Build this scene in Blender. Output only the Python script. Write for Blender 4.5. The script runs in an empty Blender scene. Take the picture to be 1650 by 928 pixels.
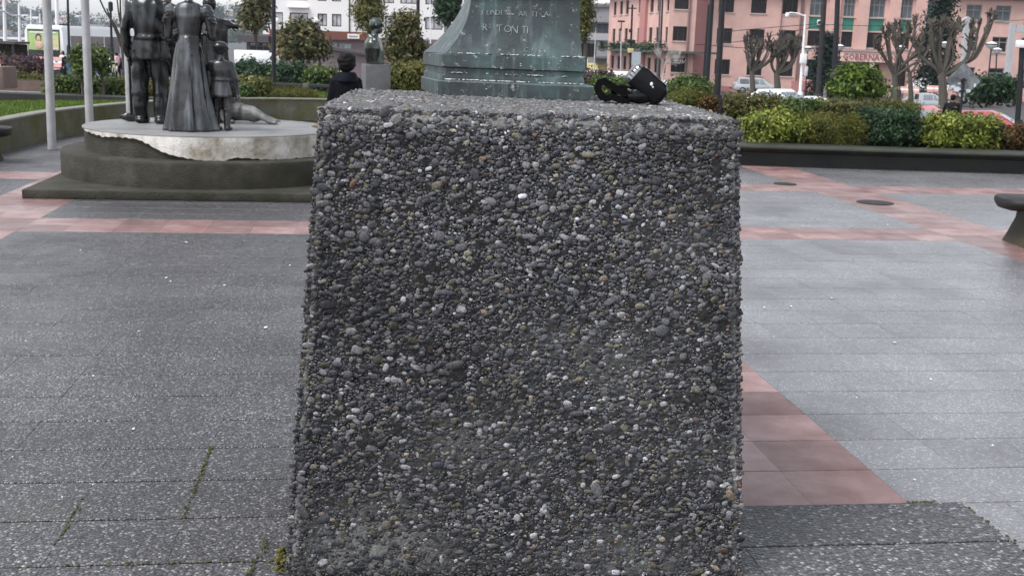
import bpy, bmesh, math, random
import numpy as np
from mathutils import Vector, Matrix

random.seed(7)
rng = np.random.default_rng(7)
SC = bpy.context.scene
COL = SC.collection
R = math.radians

# ------------------------------------------------------------------ camera
FPX, PITCH, ROLL, CAMH = 1830.0, R(12.05), R(1.85), 1.8
FWD = np.array([0, math.cos(PITCH), -math.sin(PITCH)])
_r = np.array([1.0, 0, 0]); _u = np.cross(_r, FWD)
RIGHT = math.cos(ROLL) * _r + math.sin(ROLL) * _u
UP = -math.sin(ROLL) * _r + math.cos(ROLL) * _u
cam = bpy.data.cameras.new('camera')
cam.sensor_width = 36.0
cam.lens = FPX / 1650 * 36.0
cam.clip_start, cam.clip_end = 0.05, 8000
cam.dof.use_dof = True
cam.dof.focus_distance = 3.9
cam.dof.aperture_fstop = 13.0
camo = bpy.data.objects.new('camera', cam)
COL.objects.link(camo)
_m = Matrix((tuple(RIGHT), tuple(UP), tuple(-FWD))).transposed().to_4x4()
camo.matrix_world = Matrix.Translation((0, 0, CAMH)) @ _m
SC.camera = camo

# ------------------------------------------------------------------ sky and sun
SUN_EL, SUN_AZ = R(57), R(-125)          # azimuth clockwise from +Y
W = bpy.data.worlds.new('World'); SC.world = W; W.use_nodes = True
nt = W.node_tree; nt.nodes.clear()
sky = nt.nodes.new('ShaderNodeTexSky'); sky.sky_type = 'NISHITA'; sky.sun_disc = False
sky.sun_elevation, sky.sun_rotation = SUN_EL, SUN_AZ
sky.air_density, sky.dust_density, sky.ozone_density = 1.0, 1.2, 1.0
hsv = nt.nodes.new('ShaderNodeHueSaturation'); hsv.inputs['Saturation'].default_value = 0.26
bg = nt.nodes.new('ShaderNodeBackground'); bg.inputs['Strength'].default_value = 0.115
wo = nt.nodes.new('ShaderNodeOutputWorld')
nt.links.new(sky.outputs[0], hsv.inputs['Color']); nt.links.new(hsv.outputs[0], bg.inputs[0]); nt.links.new(bg.outputs[0], wo.inputs[0])
sl = bpy.data.lights.new('sun', 'SUN'); sl.energy = 1.5; sl.angle = R(20); sl.color = (1, 0.97, 0.975)
so = bpy.data.objects.new('sun', sl); COL.objects.link(so)
_d = Vector((math.sin(SUN_AZ) * math.cos(SUN_EL), math.cos(SUN_AZ) * math.cos(SUN_EL), math.sin(SUN_EL)))
so.rotation_euler = _d.to_track_quat('Z', 'Y').to_euler(); so.location = (30, 30, 60)
SC.view_settings.view_transform = 'Standard'; SC.view_settings.look = 'None'
SC.view_settings.exposure = 1.2; SC.view_settings.gamma = 1.0
SC.view_settings.use_curve_mapping = False
SC.cycles.max_bounces = 6; SC.cycles.diffuse_bounces = 3; SC.cycles.glossy_bounces = 3
SC.cycles.transparent_max_bounces = 4; SC.cycles.use_denoising = True


# ------------------------------------------------------------------ placing: survey points taken from the photograph
def ray(px, py): return FWD + RIGHT * (px - 825) / FPX - UP * (py - 464) / FPX
def at(px, py, Y):
    d = ray(px, py); p = d * (Y / d[1]); return Vector((p[0], Y, p[2] + CAMH))
def onz(px, py, z=0.0):
    d = ray(px, py); p = d * ((z - CAMH) / d[2]); return Vector((p[0], p[1], z))
def proj(p):
    v = np.array(p) - np.array([0, 0, CAMH]); z = v @ FWD
    return 825 + FPX * (v @ RIGHT) / z, 464 - FPX * (v @ UP) / z
def sst(t): t = min(1, max(0, t)); return t * t * (3 - 2 * t)
def gz(x, y):
    """Height of the ground: the square is level, the streets behind it lie lower."""
    if y < 22: return -0.05
    yy = min(y, 150)
    l = -0.05 - 0.021 * (yy - 22)
    r = -0.05 - 1.15 * sst((yy - 24) / 7) - 0.0123 * max(0, yy - 27)
    t = sst((x + 1) / 6)
    return l * (1 - t) + r * t


# ------------------------------------------------------------------ objects
def tag(o, label=None, cat=None, group=None, kind=None):
    if label: o['label'] = label
    if cat: o['category'] = cat
    if group: o['group'] = group
    if kind: o['kind'] = kind
    return o
def empty(name, loc, label, cat, rz=0.0, group=None):
    o = bpy.data.objects.new(name, None); COL.objects.link(o)
    o.empty_display_size = 0.2; o.location = loc; o.rotation_euler = (0, 0, rz)
    return tag(o, label, cat, group)
def link(name, me, parent=None, loc=None, rot=None, scale=None):
    o = bpy.data.objects.new(name, me); COL.objects.link(o)
    if parent: o.parent = parent
    if loc is not None: o.location = loc
    if rot is not None: o.rotation_euler = rot
    if scale is not None: o.scale = scale
    return o
def dup(o, parent=None):
    c = o.copy(); COL.objects.link(c); c.parent = parent
    for ch in list(o.children): dup(ch, c)
    return c

def rotm(rx=0, ry=0, rz=0):
    return np.array((Matrix.Rotation(rz, 3, 'Z') @ Matrix.Rotation(ry, 3, 'Y') @ Matrix.Rotation(rx, 3, 'X')))
def ico(sub):
    bm = bmesh.new(); bmesh.ops.create_icosphere(bm, subdivisions=sub, radius=1.0)
    bm.verts.ensure_lookup_table()
    v = np.array([x.co[:] for x in bm.verts]); f = [tuple(q.index for q in p.verts) for p in bm.faces]; bm.free()
    return v, f
ICO1, ICO2 = ico(1), ico(2)

class MB:
    def __init__(s): s.v, s.f, s.m, s.mi = [], [], [], 0
    def add(s, vs, fs):
        b = len(s.v); s.v.extend([tuple(map(float, p)) for p in vs]); s.f.extend([tuple(i + b for i in q) for q in fs]); s.m.extend([s.mi] * len(fs)); return s
    def box(s, c, d, rx=0, ry=0, rz=0, taper=1.0):
        h = np.array(d) / 2
        v = np.array([[x, y, z] for z in (-1, 1) for y in (-1, 1) for x in (-1, 1)], float) * h
        v[4:, :2] *= taper
        v = v @ rotm(rx, ry, rz).T + np.array(c)
        return s.add(v, [(0, 2, 3, 1), (4, 5, 7, 6), (0, 1, 5, 4), (2, 6, 7, 3), (0, 4, 6, 2), (1, 3, 7, 5)])
    def tube(s, pts, rad, n=8, cap=True, flat=1.0):
        pts = [np.array(p, float) for p in pts]; rad = [rad] * len(pts) if np.isscalar(rad) else list(rad)
        vs, up = [], None
        for i, p in enumerate(pts):
            t = (pts[min(i + 1, len(pts) - 1)] - pts[max(i - 1, 0)]); t = t / (np.linalg.norm(t) + 1e-9)
            if up is None:
                up = np.array([0, 0, 1.0]) if abs(t[2]) < .9 else np.array([1.0, 0, 0])
            a = np.cross(t, up); a /= np.linalg.norm(a) + 1e-9; b = np.cross(a, t); up = b
            for k in range(n):
                g = 2 * math.pi * k / n; vs.append(p + rad[i] * (math.cos(g) * a + flat * math.sin(g) * b))
        fs = [(i * n + k, i * n + (k + 1) % n, (i + 1) * n + (k + 1) % n, (i + 1) * n + k) for i in range(len(pts) - 1) for k in range(n)]
        if cap: fs += [tuple(range(n))[::-1], tuple((len(pts) - 1) * n + k for k in range(n))]
        return s.add(vs, fs)
    def cap(s, p0, r0, p1, r1, n=10):
        p0, p1 = np.array(p0, float), np.array(p1, float); d = p1 - p0; L = np.linalg.norm(d) + 1e-9; d /= L
        pts, rr = [], []
        for g in (-80, -50, -20): pts.append(p0 + d * r0 * math.sin(R(g))); rr.append(r0 * math.cos(R(g)))
        for g in (20, 50, 80): pts.append(p1 + d * r1 * math.sin(R(g))); rr.append(r1 * math.cos(R(g)))
        return s.tube(pts, rr, n)
    def chain(s, pts, rad, n=10):
        for i in range(len(pts) - 1): s.cap(pts[i], rad[i], pts[i + 1], rad[i + 1], n)
        return s
    def ell(s, c, r, rx=0, ry=0, rz=0, sub=2):
        v, f = ICO2 if sub == 2 else ICO1
        return s.add((v * np.array(r)) @ rotm(rx, ry, rz).T + np.array(c), f)
    def lathe(s, prof, n=24, c=(0, 0, 0), sx=1.0, sy=1.0):
        vs = [(c[0] + r * sx * math.cos(2 * math.pi * k / n), c[1] + r * sy * math.sin(2 * math.pi * k / n), c[2] + z) for r, z in prof for k in range(n)]
        fs = [(i * n + k, i * n + (k + 1) % n, (i + 1) * n + (k + 1) % n, (i + 1) * n + k) for i in range(len(prof) - 1) for k in range(n)]
        fs += [tuple(range(n))[::-1], tuple((len(prof) - 1) * n + k for k in range(n))]
        return s.add(vs, fs)
    def loft(s, rings, close=True):
        n = len(rings[0]); vs = [p for r in rings for p in r]
        fs = [(i * n + k, i * n + (k + 1) % n, (i + 1) * n + (k + 1) % n, (i + 1) * n + k) for i in range(len(rings) - 1) for k in range(n)]
        if close: fs += [tuple(range(n))[::-1], tuple((len(rings) - 1) * n + k for k in range(n))]
        return s.add(vs, fs)
    def prism(s, poly, axis_from, axis_to):
        """poly of (a, b) in the plane spanned by the two given frames' axes: extruded between two functions"""
        a = [axis_from(*p) for p in poly]; b = [axis_to(*p) for p in poly]
        return s.loft([a, b])
    def quad(s, a, b, c, d): return s.add([a, b, c, d], [(0, 1, 2, 3)])
    def mesh(s, name, mats, smooth=False, bevel=0.0, seg=2, sharp=35):
        me = bpy.data.meshes.new(name); me.from_pydata(s.v, [], s.f)
        for m in (mats if isinstance(mats, (list, tuple)) else [mats]): me.materials.append(m)
        if max(s.m, default=0) > 0: me.polygons.foreach_set('material_index', s.m)
        bm = bmesh.new(); bm.from_mesh(me)
        bmesh.ops.recalc_face_normals(bm, faces=bm.faces)
        if bevel:
            bmesh.ops.bevel(bm, geom=[e for e in bm.edges if len(e.link_faces) == 2 and e.calc_face_angle(0) > .5], offset=bevel, segments=seg, affect='EDGES', clamp_overlap=True, profile=.5)
        bm.to_mesh(me); bm.free()
        if smooth or bevel:
            me.polygons.foreach_set('use_smooth', [True] * len(me.polygons))
            me.set_sharp_from_angle(angle=R(sharp))
        me.update(); return me
    def build(s, name, mats, parent=None, smooth=False, bevel=0.0, loc=None, seg=2, sharp=35):
        return link(name, s.mesh(name, mats, smooth, bevel, seg, sharp), parent, loc)

def fuse(name, mb, voxel, mat, parent=None, iters=3, extra=None, disp=None):
    """One continuous surface grown over overlapping rounded forms."""
    me = mb.mesh('tmp', mat); o = bpy.data.objects.new('tmp', me); COL.objects.link(o)
    m = o.modifiers.new('r', 'REMESH'); m.mode = 'VOXEL'; m.voxel_size = voxel
    if iters: q = o.modifiers.new('s', 'SMOOTH'); q.iterations = iters; q.factor = .5
    dg = bpy.context.evaluated_depsgraph_get(); ev = o.evaluated_get(dg)
    nm = bpy.data.meshes.new_from_object(ev); bpy.data.objects.remove(o); bpy.data.meshes.remove(me)
    if extra:
        em = extra.mesh('tmp2', mat, True); bm = bmesh.new(); bm.from_mesh(nm); bm.from_mesh(em); bm.to_mesh(nm); bm.free(); bpy.data.meshes.remove(em)
    if disp:
        c = np.empty(len(nm.vertices) * 3, np.float32); nm.vertices.foreach_get('co', c); c = c.reshape(-1, 3); no = np.array([v.normal[:] for v in nm.vertices])
        nm.vertices.foreach_set('co', disp(c, no).astype(np.float32).ravel())
    nm.name = name
    nm.materials.clear(); nm.materials.append(mat)
    nm.polygons.foreach_set('use_smooth', [True] * len(nm.polygons)); nm.update()
    return link(name, nm, parent)

# ------------------------------------------------------------------ materials
MATS = {}
def s2l(c): return tuple((x / 12.92 if x <= .04045 else ((x + .055) / 1.055) ** 2.4) for x in c)
def new_mat(name):
    m = bpy.data.materials.new(name); m.use_nodes = True
    n = m.node_tree; p = n.nodes['Principled BSDF']; return m, n, p
def N(n, t, **kw):
    q = n.nodes.new(t)
    for k, v in kw.items():
        if k in q.inputs: q.inputs[k].default_value = v
        else: setattr(q, k, v)
    return q
def ramp(n, src, stops, interp='LINEAR'):
    r = n.nodes.new('ShaderNodeValToRGB'); r.color_ramp.interpolation = interp
    e = r.color_ramp.elements
    while len(e) < len(stops): e.new(.5)
    for i, (p, c) in enumerate(stops):
        e[i].position = p; e[i].color = (*((c, c, c) if np.isscalar(c) else c), 1)
    n.links.new(src, r.inputs[0]); return r.outputs[0]
def mix(n, fac, a, b, mode='MIX'):
    q = n.nodes.new('ShaderNodeMix'); q.data_type = 'RGBA'; q.blend_type = mode
    for s, x in ((0, fac), (6, a), (7, b)):
        if hasattr(x, 'links') or isinstance(x, bpy.types.NodeSocket): n.links.new(x, q.inputs[s])
        else: q.inputs[s].default_value = x if s == 0 else (*x, 1)
    return q.outputs[2]
def M(name, col, rough=.6, metal=0.0, var=.18, scale=6.0, bump=0.0, bscale=40.0, spec=.28, dirt=None, dscale=2.0, damt=.5, coords='Object'):
    """A painted, cast or built surface: a colour, its wear and unevenness, fine relief."""
    if name in MATS: return MATS[name]
    m, n, p = new_mat(name)
    tc = N(n, 'ShaderNodeTexCoord'); co = tc.outputs['Object']
    if coords == 'World': co = N(n, 'ShaderNodeNewGeometry').outputs['Position']
    nz = N(n, 'ShaderNodeTexNoise', Scale=scale, Detail=5.0, Roughness=.6); n.links.new(co, nz.inputs['Vector'])
    c = np.array(col)
    out = ramp(n, nz.outputs[0], [(.28, tuple(c * (1 - var))), (.72, tuple(np.minimum(1, c * (1 + var))))])
    if dirt is not None:
        dz = N(n, 'ShaderNodeTexNoise', Scale=dscale, Detail=8.0, Roughness=.65); n.links.new(co, dz.inputs['Vector'])
        f = ramp(n, dz.outputs[0], [(.5 - .12, 0.0), (.5 + .16, damt)])
        out = mix(n, f, out, dirt)
    n.links.new(out, p.inputs['Base Color'])
    rr = ramp(n, nz.outputs[0], [(.3, rough * .85), (.7, min(1, rough * 1.15))]); n.links.new(rr, p.inputs['Roughness'])
    p.inputs['Metallic'].default_value = metal; p.inputs['Specular IOR Level'].default_value = spec
    if bump:
        bz = N(n, 'ShaderNodeTexNoise', Scale=bscale, Detail=6.0); n.links.new(co, bz.inputs['Vector'])
        b = N(n, 'ShaderNodeBump', Strength=bump, Distance=.02); n.links.new(bz.outputs[0], b.inputs['Height']); n.links.new(b.outputs[0], p.inputs['Normal'])
    MATS[name] = m; return m

def leaf_mat(name='leaf', gloss=.45):
    if name in MATS: return MATS[name]
    m, n, p = new_mat(name)
    a = N(n, 'ShaderNodeAttribute', attribute_name='tint')
    n.links.new(a.outputs['Color'], p.inputs['Base Color']); p.inputs['Roughness'].default_value = gloss
    p.inputs['Specular IOR Level'].default_value = .2
    t = N(n, 'ShaderNodeBsdfTranslucent'); n.links.new(a.outputs['Color'], t.inputs['Color'])
    mx = N(n, 'ShaderNodeMixShader'); mx.inputs[0].default_value = .3
    o = n.nodes['Material Output']
    n.links.new(p.outputs[0], mx.inputs[1]); n.links.new(t.outputs[0], mx.inputs[2]); n.links.new(mx.outputs[0], o.inputs[0])
    MATS[name] = m; return m

def glass_mat(name, col, rough=.08):
    return M(name, col, rough, 0, .25, 1.5, spec=.8)
# ------------------------------------------------------------------ materials of stone and paving
def pebble_mat(name, indiv):
    m, n, p = new_mat(name)
    if indiv: c = N(n, 'ShaderNodeObjectInfo').outputs['Color']
    else: c = N(n, 'ShaderNodeAttribute', attribute_name='tint').outputs['Color']
    pos = N(n, 'ShaderNodeNewGeometry').outputs['Position']
    a = N(n, 'ShaderNodeTexNoise', Scale=160.0, Detail=4.0); n.links.new(pos, a.inputs['Vector'])
    k = ramp(n, a.outputs[0], [(.32, .5), (.68, 1.5)])
    c2 = mix(n, 1.0, c, k, 'MULTIPLY')
    n.links.new(c2, p.inputs['Base Color']); p.inputs['Specular IOR Level'].default_value = .22
    b = N(n, 'ShaderNodeTexNoise', Scale=25.0, Detail=2.0); n.links.new(pos, b.inputs['Vector'])
    n.links.new(ramp(n, b.outputs[0], [(.35, .34), (.65, .62)]), p.inputs['Roughness'])
    bp = N(n, 'ShaderNodeBump', Strength=.35, Distance=.003); n.links.new(a.outputs[0], bp.inputs['Height']); n.links.new(bp.outputs[0], p.inputs['Normal'])
    return m
PEB_I, PEB_S = pebble_mat('pebble_single', True), pebble_mat('pebble_mass', False)
def mortar_mat():
    m, n, p = new_mat('mortar'); pos = N(n, 'ShaderNodeNewGeometry').outputs['Position']
    a = N(n, 'ShaderNodeAttribute', attribute_name='cement'); z = N(n, 'ShaderNodeTexNoise', Scale=60.0, Detail=6.0); n.links.new(pos, z.inputs['Vector'])
    f = N(n, 'ShaderNodeMath', operation='MULTIPLY_ADD'); n.links.new(z.outputs[0], f.inputs[0]); f.inputs[1].default_value = .5; n.links.new(a.outputs['Fac'], f.inputs[2])
    c = ramp(n, f.outputs[0], [(.2, (.020, .020, .020)), (.42, (.042, .042, .041)), (.6, (.09, .09, .086)), (.85, (.20, .20, .19))]); n.links.new(c, p.inputs['Base Color']); p.inputs['Roughness'].default_value = .8; p.inputs['Specular IOR Level'].default_value = .1
    b = N(n, 'ShaderNodeBump', Strength=.9, Distance=.012); n.links.new(z.outputs[0], b.inputs['Height']); n.links.new(b.outputs[0], p.inputs['Normal']); return m
MORTAR = mortar_mat()

def tile_mat(name, red, coarse=False, smooth=False):
    """Exposed-aggregate slabs, rain-damp: small stones of mixed grey in cement; each slab a little different and a little more or less wet."""
    m, n, p = new_mat(name)
    pos = N(n, 'ShaderNodeNewGeometry').outputs['Position']
    tv = N(n, 'ShaderNodeAttribute', attribute_name='tint')
    oi = N(n, 'ShaderNodeObjectInfo')
    rnd = N(n, 'ShaderNodeMath', operation='ADD'); n.links.new(tv.outputs['Fac'], rnd.inputs[0]); n.links.new(oi.outputs['Random'], rnd.inputs[1])
    fr = N(n, 'ShaderNodeMath', operation='FRACT'); n.links.new(rnd.outputs[0], fr.inputs[0])
    if not red:
        sc = 75.0 if coarse else 105.0
        vo = N(n, 'ShaderNodeTexVoronoi', Scale=sc, Randomness=1.0); n.links.new(pos, vo.inputs['Vector'])
        sep = N(n, 'ShaderNodeSeparateColor'); n.links.new(vo.outputs['Color'], sep.inputs[0])
        st = ramp(n, sep.outputs[0], [(0, (.060, .060, .062)), (.5, (.105, .104, .107)), (.78, (.16, .159, .163)), (.9, (.25, .25, .252)), (.97, (.45, .45, .45))])
        if coarse: st = mix(n, 1.0, st, (.76, .75, .78), 'MULTIPLY')
        elif smooth: st = mix(n, .55, st, (.178, .173, .184))  # right-hand slabs: base lightened to carry the sky glare on wet paving
        else: st = mix(n, 1.0, st, (.75, .735, .755), 'MULTIPLY')
        tone = st
        edge = ramp(n, vo.outputs['Distance'], [(.3, 1.0), (.75, .8 if smooth else .3)])
        base = mix(n, 1.0, tone, edge, 'MULTIPLY')
        big = N(n, 'ShaderNodeTexNoise', Scale=1.1, Detail=4.0); n.links.new(pos, big.inputs['Vector'])
        base = mix(n, 1.0, base, ramp(n, big.outputs[0], [(.3, .82), (.7, 1.25)]), 'MULTIPLY')
        base = mix(n, 1.0, base, ramp(n, fr.outputs[0], [(0, .82), (1, 1.2)] if False else [(0, .93), (1, 1.08)]), 'MULTIPLY')
        bg2 = N(n, 'ShaderNodeTexNoise', Scale=.35, Detail=6.0, Roughness=.7); n.links.new(pos, bg2.inputs['Vector'])
        base = mix(n, 1.0, base, ramp(n, bg2.outputs[0], [(.35, .75), (.65, 1.18)]), 'MULTIPLY')
        # moss film
        mo = N(n, 'ShaderNodeTexNoise', Scale=.9, Detail=7.0, Roughness=.7); n.links.new(pos, mo.inputs['Vector'])
        base = mix(n, ramp(n, mo.outputs[0], [(.58, 0.0), (.75, .45)]), base, (.075, .078, .045))
        h = vo.outputs['Distance']; bs, bd = (.9 if coarse else .25 if smooth else .6), -.006
    else:
        big = N(n, 'ShaderNodeTexNoise', Scale=2.2, Detail=7.0, Roughness=.65); n.links.new(pos, big.inputs['Vector'])
        big.inputs['Scale'].default_value = 3.4
        base = ramp(n, big.outputs[0], [(.3, (.155, .076, .070)), (.5, (.235, .138, .128)), (.72, (.33, .225, .215))])
        base = mix(n, 1.0, base, ramp(n, fr.outputs[0], [(0, .72), (1, 1.28)]), 'MULTIPLY')
        sp = N(n, 'ShaderNodeTexNoise', Scale=220.0, Detail=3.0); n.links.new(pos, sp.inputs['Vector'])
        base = mix(n, 1.0, base, ramp(n, sp.outputs[0], [(.35, .72), (.65, 1.2)]), 'MULTIPLY')
        h = sp.outputs[0]; bs, bd = .3, .003
    n.links.new(base, p.inputs['Base Color'])
    wet = N(n, 'ShaderNodeTexNoise', Scale=.55, Detail=5.0, Roughness=.6); n.links.new(pos, wet.inputs['Vector'])
    w2 = N(n, 'ShaderNodeMath', operation='MULTIPLY_ADD'); n.links.new(fr.outputs[0], w2.inputs[0]); w2.inputs[1].default_value = .09; n.links.new(wet.outputs[0], w2.inputs[2])
    rgh = ramp(n, w2.outputs[0], [(.42, .55), (.54, .4), (.7, .26)] if not smooth else [(.42, .42), (.54, .27), (.7, .16)])
    n.links.new(rgh, p.inputs['Roughness'])
    p.inputs['Specular IOR Level'].default_value = .5 if not smooth else .65
    b = N(n, 'ShaderNodeBump', Strength=bs, Distance=abs(bd), invert=(bd < 0)); n.links.new(h, b.inputs['Height']); n.links.new(b.outputs[0], p.inputs['Normal'])
    return m
T_GREY, T_RED, T_COARSE, T_SMOOTH = tile_mat('slab_grey', False), tile_mat('slab_red', True), tile_mat('slab_coarse', False, True), tile_mat('slab_smooth', False, False, True)
BED = M('joint_mortar', (.015, .015, .013), .9, var=.4, scale=12, bump=.6, bscale=120, coords='World')

# ------------------------------------------------------------------ the square's paving grid
GA = .129
EU = np.array([math.cos(GA), math.sin(GA), 0]); EV = np.array([-math.sin(GA), math.cos(GA), 0])
def UV(u, v, z=0.0): q = EU * u + EV * v; return np.array([q[0], q[1], z])
TU, TV, U0, V0 = .417, .386, 1.81, 10.73

g = MB(); g.box((0, 12, -.06), (30, 28, .09)); plaza = g.build('plaza', BED); tag(plaza, kind='structure')

def ground_sheet():
    xs = np.unique(np.concatenate([-np.geomspace(12, 1500, 26), np.linspace(-12, 12, 17), np.geomspace(12, 1500, 26)]))
    ys = np.unique(np.concatenate([[-60, -20], np.linspace(0, 50, 41), np.geomspace(50, 3000, 40)]))
    mb = MB(); n = len(xs)
    vs = [(x, y, gz(x, y) - .08) for y in ys for x in xs]
    fs = [(j * n + i, j * n + i + 1, (j + 1) * n + i + 1, (j + 1) * n + i) for j in range(len(ys) - 1) for i in range(n - 1)]
    mb.add(vs, fs)
    tag(mb.build('ground', M('asphalt', (.055, .055, .058), .55, var=.3, scale=.6, bump=.4, bscale=60, coords='World'), smooth=True), kind='structure')
ground_sheet()

def is_red(i, j):
    u0, v0 = U0 + i * TU, V0 + j * TV
    v = v0 + TV / 2
    row = (j in (0, 1)) or (j in (10, 11))
    col = (i in (10, 11)) or (i in (-14, -13)) or (i in (-1, 0) and v > 4.1)
    return row or col
def tile_mesh(mat):
    mb = MB(); a, b = TU / 2 - .0003, TV / 2 - (.0028 if mat in (T_SMOOTH, T_RED) else .0062); c = .003; e = .0004
    top = [(-a + e, -b + c, 0), (a - e, -b + c, 0), (a - e, b - c, 0), (-a + e, b - c, 0)]
    mid = [(-a, -b, -.0035), (a, -b, -.0035), (a, b, -.0035), (-a, b, -.0035)]
    low = [(x, y, -.018) for x, y, _ in mid]
    mb.add(top + mid + low, [(0, 1, 2, 3)] + [(k + 4, (k + 1) % 4 + 4, (k + 1) % 4, k) for k in range(4)] + [(k + 8, (k + 1) % 4 + 8, (k + 1) % 4 + 4, k + 4) for k in range(4)])
    return mb.mesh('tile', mat)
TM = {k: tile_mesh(m) for k, m in (('g', T_GREY), ('r', T_RED), ('c', T_COARSE), ('s', T_SMOOTH))}
def build_tiles():
    cand = []
    for j in range(-27, 27):
        for i in range(-42, 32):
            p = UV(U0 + (i + .5) * TU, V0 + (j + .5) * TV)
            if not (-13 < p[0] < 13 and 1.2 < p[1] < 24): continue
            k = 'r' if is_red(i, j) else ('c' if V0 + j * TV < 4.15 and -4 < i < 1 else 's' if i >= 0 else 'g')
            if k == 'c': p = p + np.array([0, 0, .008])
            px, py = proj(p); vis = p[1] > 2.6 and -40 < px < 1690 and py < 990 and not (470 < px < 1185 and py > 185)
            if p[1] > 18.4: vis = False
            cand.append((0 if vis else 1, p[1] ** 2 + p[0] ** 2, p, k))
    for j in range(-26, -17):
        p = UV(U0 + TU * 1.25, V0 + (j + .5) * TV, .0074); cand.append((0, p[1] ** 2, p, 'h'))
    cand.sort(key=lambda t: t[:2])
    for t in cand[:300]:
        if t[3] == 'h': o = link('tile', TM['c'], plaza, t[2], (0, 0, GA), (.54, 1, 1)); continue
        o = link('tile', TM[t[3]], plaza, (t[2][0], t[2][1], t[2][2] + random.gauss(0, .0004)), (random.gauss(0, .0012), random.gauss(0, .0008), GA))
    for k, nm in (('g', 'grey'), ('r', 'red'), ('c', 'coarse'), ('s', 'smooth')):
        sel = [t for t in cand[300:] if t[3] == k]
        src = TM[k]; sv = np.array([v.co[:] for v in src.vertices]); sf = [tuple(f.vertices) for f in src.polygons]
        mb = MB(); tint = []
        for t in sel:
            mb.add(sv @ rotm(random.gauss(0, .0012), random.gauss(0, .0008), GA).T + t[2] + np.array([0, 0, random.gauss(0, .0004)]), sf); tint += [random.random()] * len(sv)
        o = mb.build(f'paving_{nm}', [T_GREY, T_RED, T_COARSE, T_SMOOTH]['grcs'.index(k)], plaza); tag(o, kind='stuff')
        at_ = o.data.attributes.new('tint', 'FLOAT_COLOR', 'POINT'); t4 = np.repeat(np.array(tint)[:, None], 4, 1).astype(np.float32); at_.data.foreach_set('color', t4.ravel())
build_tiles()

# ------------------------------------------------------------------ pebble-faced pedestal
PU = np.array([math.cos(.06), math.sin(.06), 0]); PV = np.array([-math.sin(.06), math.cos(.06), 0])
PB = np.array(onz(459, 930)); HT = 1.585
PBL = PB; PTL = PB + PU * .108 + PV * .105 + np.array([0, 0, HT]); PTR = PTL + PU * 1.374
PBR = PB + PU * 1.585; DEP_T, DEP_B = 1.45, 1.68
PBL2, PBR2, PTL2, PTR2 = PBL + PV * DEP_B, PBR + PV * DEP_B, PTL + PV * DEP_T, PTR + PV * DEP_T
ped = empty('pebble_pedestal', tuple((PBL + PBR2) / 2), 'broad tapered pedestal faced with dark exposed pebbles under the green bronze base', 'pedestal')
PORG = (PBL + PBR2) / 2
def patch_grid(mb, a, b, c, d, nu, nv, amp, seed):
    """a..b bottom, d..c top: a rough mortar face"""
    nn = np.cross(b - a, d - a); nn /= np.linalg.norm(nn); rr = np.random.default_rng(seed); vs = []
    for j in range(nv + 1):
        for i in range(nu + 1):
            s, t = i / nu, j / nv; q = (a * (1 - s) + b * s) * (1 - t) + (d * (1 - s) + c * s) * t
            e = min(s, 1 - s, t, 1 - t)
            q = q + nn * (rr.normal(0, amp) - (.012 if e < 1e-6 else 0)) ; vs.append(q - PORG)
    w = nu + 1
    mb.add(vs, [(j * w + i, j * w + i + 1, (j + 1) * w + i + 1, (j + 1) * w + i) for j in range(nv) for i in range(nu)])
core = MB()
patch_grid(core, PBL, PBR, PTR, PTL, 70, 70, .0025, 1)
patch_grid(core, PBR, PBR2, PTR2, PTR, 40, 40, .0025, 2)
patch_grid(core, PBR2, PBL2, PTL2, PTR2, 20, 20, .0025, 3)
patch_grid(core, PBL2, PBL, PTL, PTL2, 40, 40, .0025, 4)
patch_grid(core, PTL, PTR, PTR2, PTL2, 60, 60, .003, 5)
MORTAR_TOP = M('mortar_weathered', (.22, .22, .215), .8, var=.4, scale=14, bump=.9, bscale=160, dirt=(.07, .07, .066), dscale=6, damt=.8)
co_ = core.build('core', MORTAR, ped, smooth=True, sharp=60)
def cement():
    fr = np.zeros(len(core.v), np.float32); k = 0
    for j in range(71):
        for i in range(71):
            s_, t_ = i / 70 * 1.6, j / 70 * 1.6; fr[k] = max(0, min(1, .02 - .42 * lnoise(s_, t_, 91))) + (.75 if j > 68 else .45 if j > 67 or i < 2 or i > 68 else 0); k += 1
    fr[-61 * 61:] = .42
    a = co_.data.attributes.new('cement', 'FLOAT', 'POINT'); a.data.foreach_set('value', fr)

PALETTE = [((.046, .046, .049), .20), ((.066, .066, .069), .25), ((.085, .085, .083), .19), ((.050, .054, .060), .09), ((.12, .12, .115), .10),
           ((.20, .20, .196), .07), ((.30, .30, .295), .022), ((.078, .074, .054), .07), ((.13, .12, .09), .04), ((.125, .10, .07), .008), ((.115, .07, .045), .0028), ((.075, .06, .052), .012), ((.22, .19, .14), .006)]
PW = np.array([w for _, w in PALETTE]); PW /= PW.sum(); PC = np.array([c for c, _ in PALETTE])
def pebble_shapes(n, sub, seed, half):
    v, f = ico(sub); rr = np.random.default_rng(seed); out = []
    f = [q for q in f if (not half) or v[list(q), 2].mean() > -.30]
    used = sorted({i for q in f for i in q}); mp = {k: i for i, k in enumerate(used)}
    f = np.array([[mp[i] for i in q] for q in f]); v = v[used]
    for k in range(n):
        d = v.copy()
        for _ in range(4):
            ax = rr.normal(size=3); ax /= np.linalg.norm(ax); d *= (1 + rr.uniform(.06, .19) * np.sin(rr.uniform(1.4, 3.2) * (v @ ax) + rr.uniform(0, 6)))[:, None]
        e = rr.uniform(.55, .95, 3); d = np.sign(d) * np.abs(d) ** e
        out.append(d)
    return out, f
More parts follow.
